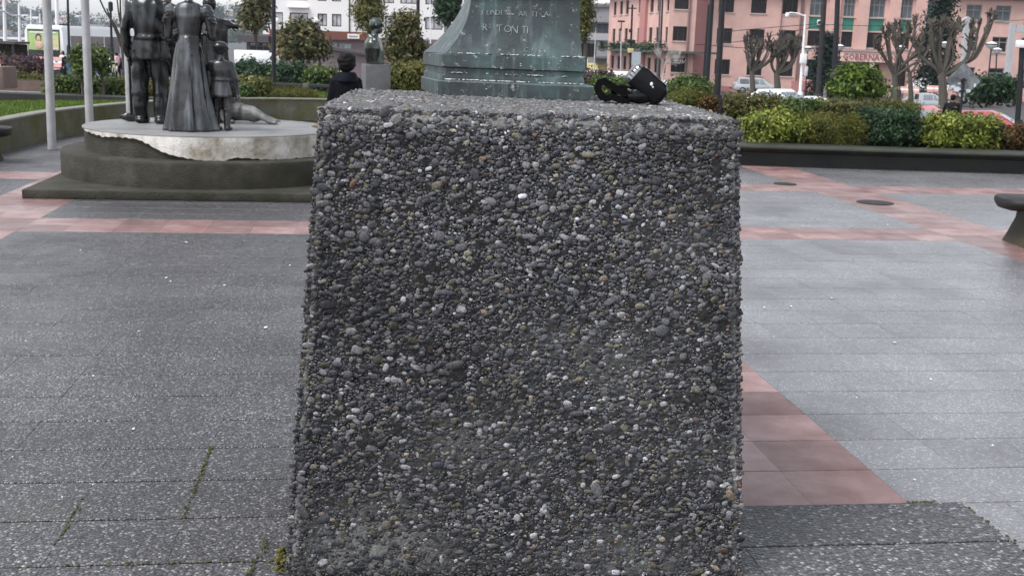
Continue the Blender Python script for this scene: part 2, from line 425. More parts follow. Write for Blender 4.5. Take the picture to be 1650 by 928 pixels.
def pack(w, h, sizes, seed, aspect=(1.05, 1.9)):
    """dart-throwing, large stones first; sizes: list of (count, rmin, rmax)"""
    rr = np.random.default_rng(seed); cell = .03; grid = {}; out = []
    for cnt, r0, r1, tries in sizes:
        ok = 0
        S = rr.uniform(0, 1, (cnt * tries, 3)); S[:, 0] *= w; S[:, 1] *= h
        for s, t, q in S:
            if ok >= cnt: break
            r = r0 + (r1 - r0) * q * q
            ci, cj = int(s / cell), int(t / cell); good = True
            for a in (-2, -1, 0, 1, 2):
                for b in (-2, -1, 0, 1, 2):
                    for (x, y, z) in grid.get((ci + a, cj + b), ()):
                        dx, dy = (x - s), (y - t) * 1.25
                        m = (r + z) * .8
                        if dx * dx + dy * dy < m * m: good = False; break
                    if not good: break
                if not good: break
            if good:
                grid.setdefault((ci, cj), []).append((s, t, r)); out.append((s, t, r)); ok += 1
    return out
def lnoise(s, t, seed):
    rr = np.random.default_rng(seed); z = 0
    for k in range(8):
        a = rr.normal(size=2) * (3 + 2 * k); z += math.sin(a[0] * s + a[1] * t + rr.uniform(0, 6)) / (1 + .4 * k)
    return z / 2.2
cement()
SH_HI, F_HI = pebble_shapes(24, 2, 3, True)
SH_LO, F_LO = pebble_shapes(16, 1, 4, False)
SHM = []
for d in SH_HI[:16]:
    mb = MB(); mb.add(d, [tuple(q) for q in F_HI]); SHM.append(mb.mesh('pebble', PEB_I, smooth=True, sharp=180))
def pebble_face(a, b, c, d, sizes, seed, nsingle, name, top=False, lo=False):
    rr = np.random.default_rng(seed); w = np.linalg.norm(b - a); h = np.linalg.norm(d - a)
    nn = np.cross(b - a, d - a); nn /= np.linalg.norm(nn); es = (c - d) / np.linalg.norm(c - d); et = np.cross(nn, es)
    P = pack(w, h, sizes, seed); P.sort(key=lambda q: -q[2])
    V, F, T = [], [], []; off = 0
    for k, (s, t, r) in enumerate(P):
        u, v = s / w, t / h
        q = (a * (1 - u) + b * u) * (1 - v) + (d * (1 - u) + c * u) * v - PORG
        asp = rr.uniform(1.05, 2.1); A, B = r * math.sqrt(asp) * 1.04, r / math.sqrt(asp) * 1.04
        C = B * rr.uniform(.38, .7)
        rot = rr.normal(0, .35) if rr.random() < .8 else rr.uniform(-1.5, 1.5)
        edge = min(u * w, (1 - u) * w, v * h + .1, (1 - v) * h)
        sink = -.10 + .30 * lnoise(s, t, 91) + rr.normal(0, .17)
        if edge < .03: sink -= .6
        if lo and not top: sink -= .25
        if v > .972 and not top: sink -= .35
        if top: sink -= .08
        q = q + nn * (C * max(-.85, min(.45, sink)))
        cr, sr = math.cos(rot), math.sin(rot)
        e1, e2 = es * cr + et * sr, -es * sr + et * cr
        tl = rr.normal(0, .22, 2); n2 = nn + e1 * tl[0] + e2 * tl[1]; n2 /= np.linalg.norm(n2); e1 = e1 - n2 * (e1 @ n2); e1 /= np.linalg.norm(e1); e2 = np.cross(n2, e1)
        pk = rr.choice(len(PC), p=PW)
        if r > .019 and pk in (6, 7, 10, 12) and rr.random() < .75: pk = 2
        col = PC[pk] * 1.0 * rr.uniform(.6, 1.4) * np.clip(1 + .30 * lnoise(s, t, 17), .5, 1.5) * np.array([.99, .975, 1.04])
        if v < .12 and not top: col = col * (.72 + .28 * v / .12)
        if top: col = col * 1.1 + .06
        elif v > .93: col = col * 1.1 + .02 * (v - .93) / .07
        if k < nsingle:
            Mx = Matrix(np.vstack([np.column_stack([e1 * A, e2 * B, n2 * C, q]), [0, 0, 0, 1]]).tolist())
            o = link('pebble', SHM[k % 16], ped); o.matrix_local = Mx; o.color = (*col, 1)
        else:
            hi = (not lo) and r > .0062
            d_, f_ = (SH_HI[rr.integers(24)], F_HI) if hi else (SH_LO[rr.integers(16)], F_LO)
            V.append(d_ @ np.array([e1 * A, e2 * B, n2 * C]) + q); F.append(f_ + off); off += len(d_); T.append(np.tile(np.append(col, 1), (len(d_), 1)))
    V, F, T = np.concatenate(V), np.concatenate(F), np.concatenate(T)
    me = bpy.data.meshes.new(name); me.vertices.add(len(V)); me.vertices.foreach_set('co', V.astype(np.float32).ravel())
    me.loops.add(F.size); me.loops.foreach_set('vertex_index', F.astype(np.int32).ravel())
    me.polygons.add(len(F)); me.polygons.foreach_set('loop_start', np.arange(0, F.size, 3, dtype=np.int32))
    me.update(calc_edges=True); me.polygons.foreach_set('use_smooth', [True] * len(F))
    at_ = me.attributes.new('tint', 'FLOAT_COLOR', 'POINT'); at_.data.foreach_set('color', T.astype(np.float32).ravel())
    me.materials.append(PEB_S); me.update()
    return tag(link(name, me, ped), kind='stuff')
pebble_face(PBL, PBR, PTR, PTL, [(26, .015, .022, 6), (420, .011, .0155, 6), (3200, .0072, .0122, 9), (9500, .0046, .0076, 9), (14000, .0027, .0046, 4)], 11, 300, 'small_pebbles')
pebble_face(PTL, PTR, PTR2, PTL2, [(20, .014, .02, 6), (1500, .008, .013, 6), (2200, .0055, .008, 4)], 12, 0, 'top_pebbles', top=True, lo=True)
pebble_face(PBR, PBR2, PTR2, PTR, [(300, .012, .02, 6), (2600, .008, .013, 6), (2500, .005, .008, 3)], 13, 0, 'side_pebbles', lo=True)
pebble_face(PBL2, PBL, PTL, PTL2, [(300, .012, .02, 6), (2600, .008, .013, 6), (2500, .005, .008, 3)], 14, 0, 'side_pebbles', lo=True)

# ------------------------------------------------------------------ bronze base with the founder's marks
BRZ_G = None
def bronze_green():
    m, n, p = new_mat('bronze_verdigris')
    co = N(n, 'ShaderNodeTexCoord').outputs['Object']
    a = N(n, 'ShaderNodeTexNoise', Scale=5.0, Detail=8.0, Roughness=.65); n.links.new(co, a.inputs['Vector'])
    mp = N(n, 'ShaderNodeMapping'); mp.inputs['Scale'].default_value = (26, 26, 3.5); n.links.new(co, mp.inputs[0])
    st = N(n, 'ShaderNodeTexNoise', Scale=1.0, Detail=6.0, Roughness=.6); n.links.new(mp.outputs[0], st.inputs['Vector'])
    base = ramp(n, a.outputs[0], [(.28, (.018, .024, .027)), (.48, (.038, .050, .053)), (.6, (.050, .082, .080)), (.78, (.11, .165, .16))])
    base = mix(n, ramp(n, st.outputs[0], [(.52, 0.0), (.72, .7)]), base, (.15, .20, .20))
    sp = N(n, 'ShaderNodeTexNoise', Scale=34.0, Detail=6.0, Roughness=.75); n.links.new(co, sp.inputs['Vector'])
    base = mix(n, ramp(n, sp.outputs[0], [(.6, 0.0), (.68, .7)]), base, (.38, .41, .41))
    n.links.new(base, p.inputs['Base Color']); p.inputs['Metallic'].default_value = .25
    n.links.new(ramp(n, a.outputs[0], [(.3, .34), (.7, .6)]), p.inputs['Roughness'])
    b = N(n, 'ShaderNodeBump', Strength=.35, Distance=.006); n.links.new(sp.outputs[0], b.inputs['Height']); n.links.new(b.outputs[0], p.inputs['Normal'])
    return m
BG = bronze_green()
B0 = np.array([-.334, 4.80, HT + .004]); BF = np.array([.640, -.115, 0]); BW = np.linalg.norm(BF); BX = BF / BW; BY = np.array([-BX[1], BX[0], 0])
sb = empty('statue_base', tuple(B0 + BX * .32 + BY * .25), 'green weathered bronze base with flared shaft and scratched founder lettering, on the pebble pedestal', 'bronze base')
SB0 = np.array(sb.location)
def brz(x, y, z): return B0 + BX * x + BY * y + np.array([0, 0, z]) - SB0
def ring(z, l, r_, f, lb, back=.47):
    """plan outline at height z: left/right/front insets; lb = how far the left side splays out at the back"""
    pts = [brz(l, f, z), brz(BW - r_, f, z), brz(BW - r_ - .13, back, z), brz(l - lb, back, z)]
    out = []
    for i in range(4):
        for k in range(6): out.append(pts[i] * (1 - k / 6) + pts[(i + 1) % 4] * (k / 6))
    return out
m1 = MB(); m1.loft([ring(0, 0, 0, 0, .2), ring(.054, 0, 0, 0, .2), ring(.060, .005, .005, .006, .2), ring(.0605, .04, .04, .02, .2)]); m1.build('plinth_slab', BG, sb, bevel=0)
m2 = MB(); m2.loft([ring(.061, .010, .042, .028, .2), ring(.083, .012, .044, .030, .2), ring(.088, .02, .05, .040, .2), ring(.110, .022, .05, .042, .2), ring(.115, .006, .042, .028, .2), ring(.164, .008, .044, .030, .2), ring(.168, .016, .05, .04, .2)]); m2.build('plinth_step', BG, sb)
m3 = MB(); rr_ = []
for k in range(15):
    t = k / 14; fl = (1 - t) ** 2.2
    rr_.append(ring(.1685 + .245 * t, .016 + .098 * (1 - fl), .058 + .022 * (1 - fl), .045 + .03 * (1 - fl), .2 - .1 * t, .45 - .03 * t))
m3.loft(rr_); m3.build('shaft', BG, sb, smooth=True, sharp=40)
m4 = MB(); z0 = .4136
m4.loft([ring(z0, .104, .07, .060, .1), ring(z0 + .02, .100, .066, .054, .1), ring(z0 + .028, .112, .078, .07, .1), ring(z0 + .20, .125, .09, .08, .1), ring(z0 + .215, .105, .07, .06, .1), ring(z0 + .26, .10, .066, .055, .1)]); m4.build('moulding', BG, sb, smooth=True, sharp=30)
SCR = M('scratched_bronze', (.36, .40, .40), .5, .0, var=.3, scale=60)
def front_y(z):
    t = max(0, min(1, (z - .1685) / .245)); return .045 + .03 * (1 - (1 - t) ** 2.2)
def letter(txt, x, z, size, raise_=0.0, slant=0.0):
    cu = bpy.data.curves.new('t', 'FONT'); cu.body = txt; cu.size = size; cu.extrude = .003; cu.offset = -.0008 * size / .03; cu.resolution_u = 2; cu.shear = slant
    o = bpy.data.objects.new('t', cu); COL.objects.link(o); dg = bpy.context.evaluated_depsgraph_get()
    me = bpy.data.meshes.new_from_object(o.evaluated_get(dg)); bpy.data.objects.remove(o)
    for v in me.vertices:
        zz = z + v.co.y - size * .34; q = brz(x + v.co.x - size * .3, front_y(zz) - .0005 - v.co.z, zz); v.co = q
    me.materials.clear(); me.materials.append(SCR); return link('lettering', me, sb)
def bz(py):
    return min((k * .002 for k in range(60, 220)), key=lambda z: abs(proj(brz(.32, front_y(z), z) + SB0)[1] - py))
def bx(px, py=40):
    z = bz(py); return min((k * .002 for k in range(330)), key=lambda x: abs(proj(brz(x, front_y(z), z) + SB0)[0] - px))
for ch, px, py, s in (('F', 779, 22, .030), ('U', 786, 22.5, .030), ('N', 794, 22, .030), ('D', 801, 22, .030), ('I', 809, 22, .030), ('o', 815, 21, .026), ('n', 822, 21, .026), ("'", 832, 20, .03), ('A', 838, 23, .032), ('R', 846, 23, .032), ('T', 858, 23, .030), ('I', 866, 23, .032), ('c', 872, 21, .026), ('A', 879, 22, .030)):
    letter(ch, bx(px), bz(py), s)
for x0, x1, y in ((815, 827, 24.5), (872, 878, 27)):
    mb = MB(); mb.add([brz(bx(x), front_y(bz(y)) - .002, bz(y) + d) for x, d in ((x0, 0), (x1, 0), (x1, .0035), (x0, .0035))], [(0, 1, 2, 3)]); mb.build('underline', SCR, sb)
for ch, px, py, s in (('R', 782, 46, .042), ('·', 793, 46, .05), ('T', 805, 47, .042), ('O', 817, 47.5, .042), ('N', 828, 48, .044), ('T', 845, 48, .044), ('I', 854, 48, .044)):
    letter(ch, bx(px), bz(py), s)
for ch, px, py in (('C', 850, 80), ('I', 862, 80.5), ('I', 868, 80.5), ('S', 874, 81)): letter(ch, bx(px), bz(py), .026)

def flakes():
    """lime and paint flakes caught on the ledges"""
    rr = random.Random(8); mb = MB()
    for _ in range(150):
        lev = rr.choice((.0608, .0608, .0608, .0885, .1105, .1685)); x = rr.uniform(.03, BW - .05); y = {.0608: .008, .0885: .031, .1105: .030, .1685: .034}[lev] + rr.uniform(.0, .016); s_ = rr.uniform(.003, .012)
        k = 6; pts = [brz(x + s_ * rr.uniform(.5, 1.8) * math.cos(q * 6.283 / k), y + .4 * s_ * math.sin(q * 6.283 / k), lev + .002 + (rr.uniform(0, .005) if q % 2 else 0)) for q in range(k)]
        mb.add(pts + [brz(x, y, lev + .005)], [(q, (q + 1) % k, k) for q in range(k)])
    for _ in range(18):
        x, z = rr.uniform(.02, BW - .06), rr.choice((rr.uniform(.012, .05), rr.uniform(.12, .16), rr.uniform(.12, .16))); y0 = -.0015 if z < .06 else .0275 + (z - .115) * .04; s_ = rr.uniform(.0015, .0045)
        mb.add([brz(x + s_ * rr.uniform(.5, 1.6) * math.cos(q * 1.2566), y0, z + s_ * .6 * rr.uniform(.5, 1.4) * math.sin(q * 1.2566)) for q in range(5)], [(0, 1, 2, 3, 4)])
    tag(mb.build('lime_flakes', M('lime_flake', (.42, .45, .45), .8, var=.3, scale=80), sb), kind='stuff')
flakes()

# ------------------------------------------------------------------ the black camera left on the pedestal
CB = onz(1058, 166, HT + .012)
cam_o = empty('strapped_camera', tuple(CB), 'black pocket camera with ribbed silver end and loose hand strap on the pedestal edge', 'camera')
BLK = M('black_plastic', (.010, .010, .012), .3, var=.25, scale=20, spec=.16); BLKS = M('black_webbing', (.006, .006, .007), .7, spec=.05, var=.3, scale=90, bump=.5, bscale=300)
SIL = M('brushed_metal', (.24, .24, .25), .32, .8, var=.2, scale=30); WHT = M('white_print', (.75, .75, .75), .5)
PX5 = .00272
def cl(dx, dz, dy=0.0): return np.array([dx * PX5, dy, -dz * PX5])       # pixel offsets from (1058,166)
b0, b1 = cl(4, -10), cl(-36, -43); ax = (b1 - b0); Ln = np.linalg.norm(ax); ax /= Ln; nz_ = np.array([ax[2], 0, -ax[0]])   # slab axis and its thickness direction
if nz_[2] < 0: nz_ = -nz_
def slab_ring(s, th, w, r=.35):
    out = []
    for k in range(20):
        a_ = 2 * math.pi * k / 20; cx, cy = math.cos(a_), math.sin(a_); e = .45
        out.append(b0 + ax * s + nz_ * (np.sign(cx) * abs(cx) ** e * th / 2) + np.array([0, 1, 0]) * (np.sign(cy) * abs(cy) ** e * w / 2 + .045))
    return out
mb = MB(); mb.loft([slab_ring(s, th * 1.3, w) for s, th, w in ((-.022, .03, .05), (-.018, .05, .075), (0, .068, .088), (.05, .072, .09), (.10, .072, .09), (.125, .069, .088))]); mb.build('body', BLK, cam_o, smooth=True, sharp=60)
mb = MB(); mb.loft([slab_ring(s, th * 1.3, w) for s, th, w in ((.1255, .068, .087), (.138, .064, .082), (.147, .05, .066), (.150, .03, .04))]); cap_ = mb.build('end_cap', SIL, cam_o, smooth=True, sharp=60)
for k in range(5):
    mb = MB(); c_ = b0 + ax * (.142 - .004 * abs(k - 2)) + nz_ * (-.031 + .0155 * k) + np.array([0, .045 - .043 + .004, 0])
    mb.tube([c_ - np.array([0, .002, 0]) - ax * .016, c_ + ax * .004, c_ + ax * .006 + np.array([0, .06, 0])], .0028, 6); mb.build('rib', BLK, cap_, smooth=True)
mb = MB(); c_ = b0 + ax * .055 + nz_ * .012 + np.array([0, .045 - .0455, 0])
mb.ell(c_, (.006, .002, .008)); mb.ell(c_ + np.array([.006, 0, -.012]), (.003, .002, .004)); mb.build('emblem', WHT, cam_o, smooth=True)
mb = MB(); mb.loft([slab_ring(s, .004, .07) for s in (.0, .11)]); o = mb.build('side_trim', SIL, cam_o, smooth=True); o.location = tuple(nz_ * .0465)
def ribbon(pts, w, th, name, mat):
    mb = MB(); pts = [np.array(p) for p in pts]; rings = []
    for i, p in enumerate(pts):
        t = pts[min(i + 1, len(pts) - 1)] - pts[max(0, i - 1)]; t /= np.linalg.norm(t); yv = np.array([0, 1.0, 0]); nv = np.cross(t, yv); nv /= np.linalg.norm(nv)
        rings.append([p + yv * w / 2 + nv * th, p - yv * w / 2 + nv * th, p - yv * w / 2 - nv * th, p + yv * w / 2 - nv * th])
    mb.loft(rings); return mb.build(name, mat, cam_o, smooth=True, sharp=50)
mb = MB(); mb.ell(cl(-24, -8, .04), (.075, .042, .030)); mb.ell(cl(-3, -4, .04), (.035, .036, .016)); mb.ell(cl(-28, -14, .03), (.028, .028, .02)); fuse('pouch', mb, .005, BLK, cam_o)
ribbon([cl(-40, -8, .03), cl(-52, -14, .03), (cl(-66, -22, .03)), cl(-77, -28, .03), cl(-82, -27, .03), cl(-85, -18, .03), cl(-84, -14, .03), cl(-78, -5, .03), cl(-73, -3, .03), cl(-64, -6, .03), cl(-52, -2, .03), cl(-38, -2, .03)], .04, .0135, 'hand_strap', BLKS)
ribbon([cl(-34, -16, .05), cl(-48, -20, .05), cl(-62, -17, .05), cl(-61, -6, .05), cl(-54, -2, .05), cl(-42, -3, .05)], .036, .010, 'strap_loop', BLKS)
mb = MB(); mb.box(cl(-40, -17, .005), (.016, .012, .008), ry=.4); mb.build('buckle', SIL, cam_o, bevel=.002)
# ------------------------------------------------------------------ round monument plinth and its bronze figures
CONC = M('old_concrete', (.17, .165, .155), .8, var=.35, scale=5, bump=.6, bscale=55, dirt=(.045, .048, .03), dscale=2.2, damt=.9)
CONC_D = M('mossy_concrete', (.050, .046, .038), .75, var=.5, scale=6, bump=.8, bscale=60, dirt=(.020, .021, .008), dscale=2.2, damt=.95)
CONC_L = M('pale_concrete', (.24, .24, .24), .55, var=.25, scale=4, bump=.3, bscale=60, dirt=(.09, .09, .085), dscale=2, damt=.7)
PLAST = M('flaking_plaster', (.72, .69, .65), .75, var=.12, scale=5, bump=.4, bscale=50, dirt=(.20, .17, .11), dscale=3.5, damt=.9)
MC = np.array([-3.86, 14.5, 0])                       # centre of the plinth
RT, RM, ZT, ZM, ZS = 1.56, 1.82, .68, .40, .10
mon = empty('monument_plinth', tuple(MC), 'round stepped concrete plinth with white flaking plaster below the bronze family', 'plinth')
mb = MB(); mb.box(tuple(EU * .12 + EV * .02 + np.array([0, 0, ZS / 2])), (3.8, 4.1, ZS), rz=GA); mb.build('base_slab', CONC_D, mon, bevel=.012)
mb = MB(); mb.lathe([(RM, ZS), (RM, ZM - .03), (RM - .012, ZM - .008), (RM - .03, ZM)], 96); mb.build('lower_drum', CONC_D, mon, smooth=True)
mb = MB(); mb.lathe([(RT - .02, ZM), (RT - .02, ZT - .006), (RT - .03, ZT - .005)], 96); mb.build('upper_drum', CONC_D, mon, smooth=True)
mb = MB(); mb.lathe([(RT - .004, ZT - .03), (RT, ZT - .02), (RT, ZT - .008), (RT - .015, ZT)], 96); mb.build('top_slab', CONC_L, mon, smooth=True)
def plaster():
    """What is left of the render coat: a sheet proud of the drum with a broken lower edge."""
    mb = MB(); n = 170; lo = []
    for i in range(n + 1):
        px = 172 + (640 - 172) * i / n
        a = -R(90) + math.asin(max(-1, min(1, (px - 340) / 203))) if px < 540 else -R(90) + R(80) + (px - 540) / 100 * R(60)
        kn = [(170, .012), (176, .015), (194, .028), (220, .05), (239, .034), (259, .03), (281, .045), (297, .09), (317, .17), (343, .22), (381, .262), (407, .258), (420, .225), (433, .225), (465, .255), (500, .255), (640, .25)]
        h = .05
        for (x0, y0), (x1, y1) in zip(kn, kn[1:]):
            if x0 <= px <= x1: h = y0 + (y1 - y0) * (px - x0) / (x1 - x0)
        h += .004 * math.sin(px * .5) + random.gauss(0, .003)
        lo.append((a, max(.012, min(h, .27))))
    ring0, ring1, ring2, ring3 = [], [], [], []
    for a, h in lo:
        c, s = math.cos(a), math.sin(a)
        ring0.append((c * (RT + .014), s * (RT + .014), ZT - .022)); ring1.append((c * (RT + .014), s * (RT + .014), ZT - .022 - h * .5)); ring2.append((c * (RT + .012), s * (RT + .012), ZT - .022 - h)); ring3.append((c * (RT - .03), s * (RT - .03), ZT - .022 - h))
    rt = [(c[0] * (RT - .03) / (RT + .014), c[1] * (RT - .03) / (RT + .014), c[2]) for c in ring0]
    mb.loft([rt, ring0, ring1, ring2, ring3], close=False)
    mb.f = [q for q in mb.f if not any((i % (n + 1)) == n for i in q) or not any((i % (n + 1)) == 0 for i in q)]
    mb.build('plaster_coat', PLAST, mon)
plaster()

def bronze_mat(name, base, lite, amt, met=.8, rg=.28):
    m, n, p = new_mat(name)
    co = N(n, 'ShaderNodeTexCoord').outputs['Object']
    a = N(n, 'ShaderNodeTexNoise', Scale=4.0, Detail=7.0, Roughness=.6); n.links.new(co, a.inputs['Vector'])
    mp = N(n, 'ShaderNodeMapping'); mp.inputs['Scale'].default_value = (9, 9, 1.6); n.links.new(co, mp.inputs[0])
    s = N(n, 'ShaderNodeTexNoise', Scale=1.0, Detail=6.0); n.links.new(mp.outputs[0], s.inputs['Vector'])
    c = ramp(n, a.outputs[0], [(.3, tuple(np.array(base) * .45)), (.5, tuple(np.array(base) * np.array([1.05, 1.0, .9]))), (.7, tuple(np.array(base) * np.array([1.5, 1.75, 1.65])))])
    c = mix(n, ramp(n, s.outputs[0], [(.48, 0.0), (.75, amt)]), c, lite)
    n.links.new(c, p.inputs['Base Color']); p.inputs['Metallic'].default_value = met
    n.links.new(ramp(n, a.outputs[0], [(.3, rg - .1), (.7, rg + .1)]), p.inputs['Roughness'])
    return m
BRD = bronze_mat('bronze_dark', (.030, .031, .034), (.11, .115, .125), .5)
BRL = bronze_mat('bronze_worn', (.052, .053, .059), (.22, .225, .24), .7)

def hand(ex, w, d, r=.011, L=.085, spread=.02, curl=.6, side=(1, 0, 0)):
    """Five separate fingers on a palm that starts at wrist w and points along d."""
    d = np.array(d, float); d /= np.linalg.norm(d); sd = np.array(side, float); sd -= d * (sd @ d); sd /= np.linalg.norm(sd); nn = np.cross(d, sd); w = np.array(w, float)
    for k, l in enumerate((.8, .97, 1.0, .78)):
        b = w + d * .07 + sd * (k - 1.5) * spread; q = b + d * L * l * .55 + nn * .01; e = q + d * L * l * .35 * (1 - curl) + nn * L * l * .5 * curl
        ex.chain([b, q, e], [r, r * .92, r * .75], 6)
    b = w + d * .02 - sd * spread * 1.4; ex.chain([b, b - sd * .03 + d * .03, b - sd * .028 + d * .065 + nn * .015], [r * 1.1, r, r * .8], 6)
def palm(mb, w, d, side=(1, 0, 0)):
    d = np.array(d, float); d /= np.linalg.norm(d); w = np.array(w, float); mb.cap(w, .03, w + d * .07, .036)
def head(mb, c, s=1.0, face=(0, 1)):
    """skull, jaw, nose, ears; face = direction in plan"""
    f = np.array([face[0], face[1], 0.0]); f /= np.linalg.norm(f); sd = np.array([-f[1], f[0], 0]); c = np.array(c, float)
    mb.ell(c + np.array([0, 0, .03 * s]), (.078 * s, .078 * s, .095 * s)); mb.ell(c + f * .02 * s + np.array([0, 0, .035 * s]), (.075 * s, .075 * s, .085 * s)); mb.cap(c + f * .03 * s + np.array([0, 0, -.03 * s]), .062 * s, c + f * .055 * s + np.array([0, 0, -.075 * s]), .036 * s)
    mb.cap(c + f * .09 * s + np.array([0, 0, .02 * s]), .012 * s, c + f * .112 * s + np.array([0, 0, -.015 * s]), .016 * s)
    for q in (-1, 1):
        mb.ell(c + sd * q * .08 * s + np.array([0, 0, .005 * s]), (.014 * s, .02 * s, .032 * s)); mb.ell(c + f * .088 * s + sd * q * .032 * s + np.array([0, 0, .032 * s]), (.014 * s, .014 * s, .01 * s))
    mb.cap(c + f * .084 * s + sd * .02 * s + np.array([0, 0, -.05 * s]), .011 * s, c + f * .084 * s - sd * .02 * s + np.array([0, 0, -.05 * s]), .011 * s)
def folds(seed, amp, kz=22, kx=18):
    rr = np.random.default_rng(seed); A = rr.normal(size=(6, 3)) * np.array([kx, kx, kz]) * .6; ph = rr.uniform(0, 6, 6)
    def f(co, no): return co + no * (amp * np.sin(co @ A.T + ph).sum(1) / 3)[:, None]
    return f
def ridge(mb, c, r, z0, tilt, th=.018, n=10, arc=(0, 360), sy=1.0):
    """a fold of cloth around a limb"""
    pts = []
    for k in range(n + 1):
        a = R(arc[0] + (arc[1] - arc[0]) * k / n); pts.append((c[0] + r * math.cos(a), c[1] + r * sy * math.sin(a), z0 + tilt * math.cos(a)))
    mb.tube(pts, th, 6)

def px2local(px, Y): return at(px, 100, Y)[0]
SX = lambda px, Y: (at(px, 150, Y)[0])
def sroot(name, px, Y, label): return empty(name, (SX(px, Y), Y, ZT), label, 'statue', group='bronze family group on the round plinth')

# --- man in jacket and boots, seen from behind
o = sroot('man_statue', 244, 14.6, 'bronze man in belted jacket and high boots with a long axe')
mb = MB(); ex = MB()
for sx, dx in ((-1, -.135), (1, .115)):
    mb.cap((dx, -.03, .05), .062, (dx + .005 * sx, .15, .04), .05); mb.ell((dx, -.06, .04), (.06, .07, .045))
    mb.chain([(dx, 0, .08), (dx, -.02, .22), (dx, 0, .36)], [.072, .088, .098]);
    mb.chain([(dx, 0, .38), (dx * .95, .02, .52), (dx * .8, 0, .88)], [.098, .108, .125])
    mb.cap((dx, .01, .40), .112, (dx * .97, .02, .56), .108)
mb.loft([[(a * math.cos(R(t)), .02 + b * math.sin(R(t)), z) for t in range(0, 360, 15)] for z, a, b in ((.79, .245, .175), (.82, .25, .18), (.95, .225, .165), (1.06, .195, .145), (1.09, .195, .145), (1.2, .215, .155), (1.38, .25, .16), (1.47, .245, .145), (1.535, .19, .11), (1.57, .08, .075))])
mb.loft([[(a * math.cos(R(t)), .02 + b * math.sin(R(t)), z) for t in range(0, 360, 15)] for z, a, b in ((1.045, .205, .155), (1.05, .212, .162), (1.085, .212, .162), (1.09, .205, .155))])
mb.cap((-.22, .02, 1.46), .085, (-.30, .0, 1.17), .075); mb.cap((-.30, 0, 1.17), .075, (-.285, .06, .86), .055); palm(mb, (-.283, .07, .84), (0, .05, -1))
mb.cap((.22, .02, 1.46), .09, (.335, -.01, 1.22), .085); mb.cap((.335, -.01, 1.22), .08, (.24, .28, 1.08), .058); palm(mb, (.23, .3, 1.08), (-.4, 1, 0))
mb.cap((0, .01, 1.55), .065, (0, .03, 1.66), .062); head(mb, (0, .045, 1.73), 1.1); mb.ell((0, .03, 1.80), (.098, .108, .06)); mb.lathe([(.06, 0), (.15, .0), (.16, .008), (.06, .016)], 20, (0, .05, 1.795), 1, 1.15)
hand(ex, (-.283, .07, .84), (0, .05, -1), .014, .09, .022, .85, (0, 1, 0)); hand(ex, (.23, .3, 1.08), (-.4, 1, 0), .013)
fuse('body', mb, .0135, BRD, o, 3, ex, folds(3, .013, 34, 26))
mb = MB(); mb.tube([(-.30, .10, .98), (-.298, .10, .5), (-.295, .10, .045)], [.017, .018, .02], 8); mb.build('axe_handle', BRD, o, smooth=True)
mb = MB(); mb.loft([[(x, .10 + s * w, .075 + z) for z, w in ((-h, .004), (0, .022), (h * .55, .006))] + [(x, .10 - s * w, .075 + z) for z, w in ((h * .55, .006), (0, .022), (-h, .004))] for s in (1,) for x, h in ((-.46, .008), (-.42, .045), (-.34, .07), (-.26, .07), (-.20, .05), (-.16, .02))]); mb.build('axe_head', BRD, o, smooth=True, sharp=50)

# --- woman in a long skirt with puffed sleeves
o = sroot('woman_statue', 308, 13.72, 'bronze woman in a long skirt and puffed sleeves beside the boy')
mb = MB(); ex = MB(); ra = []
rw = np.random.default_rng(5)
for z, a, b, am in ((.0, .315, .30, .026), (.015, .318, .30, .028), (.12, .285, .275, .026), (.3, .25, .24, .022), (.5, .215, .205, .017), (.7, .19, .18, .012), (.85, .172, .155, .008), (.98, .150, .128, .003), (1.06, .128, .108, 0)):
    ra.append([((a + am * math.sin(9 * R(t) + 1 + z) + am * .6 * math.sin(15 * R(t) + 2)) * math.cos(R(t)) - .01, (b + am * math.sin(9 * R(t) + 1 + z) + am * .6 * math.sin(15 * R(t) + 2)) * math.sin(R(t)) - .02, z) for t in range(0, 360, 5)])
mb.loft(ra)
mb.loft([[(a * math.cos(R(t)), b * math.sin(R(t)), z) for t in range(0, 360, 15)] for z, a, b in ((1.03, .128, .105), (1.08, .128, .105), (1.2, .15, .115), (1.33, .175, .125), (1.42, .175, .115), (1.475, .13, .09), (1.50, .06, .06))])
mb.loft([[(a * math.cos(R(t)), b * math.sin(R(t)), z) for t in range(0, 360, 15)] for z, a, b in ((1.035, .132, .11), (1.045, .138, .116), (1.085, .138, .116), (1.095, .132, .11))])
mb.box((0, -.118, 1.065), (.07, .02, .05)); mb.cap((.03, -.11, 1.02), .03, (.045, -.13, .90), .035)
for s in (-1, 1):
    mb.ell((.205 * s, 0, 1.385), (.075, .085, .095)); mb.cap((.21 * s, 0, 1.40), .075, (.245 * s, .01, 1.28), .07); mb.cap((.245 * s, .01, 1.26), .062, (.255 * s, .02, 1.10), .05)
    for q in range(4): ridge(mb, (.215 * s + .01 * q * s, 0), .078, 1.44 - .045 * q, -.055 * s, .006, arc=(-90, 90) if s > 0 else (90, 270))
mb.cap((.255, .02, 1.10), .05, (.16, .22, 1.13), .036); mb.cap((-.255, .02, 1.10), .05, (-.20, .22, 1.16), .036)
hand(ex, (.15, .23, 1.13), (-.6, .6, .1), .011, .075); hand(ex, (-.2, .23, 1.16), (.3, .8, .1), .011, .075); palm(mb, (.15, .23, 1.13), (-.6, .6, .1)); palm(mb, (-.2, .23, 1.16), (.3, .8, .1))
mb.cap((0, 0, 1.48), .048, (0, .02, 1.57), .048); head(mb, (0, .035, 1.645), 1.0); mb.ell((0, -.075, 1.70), (.06, .055, .06)); mb.ell((0, .01, 1.70), (.088, .09, .07))
fuse('body', mb, .0125, BRL, o, 2, ex)

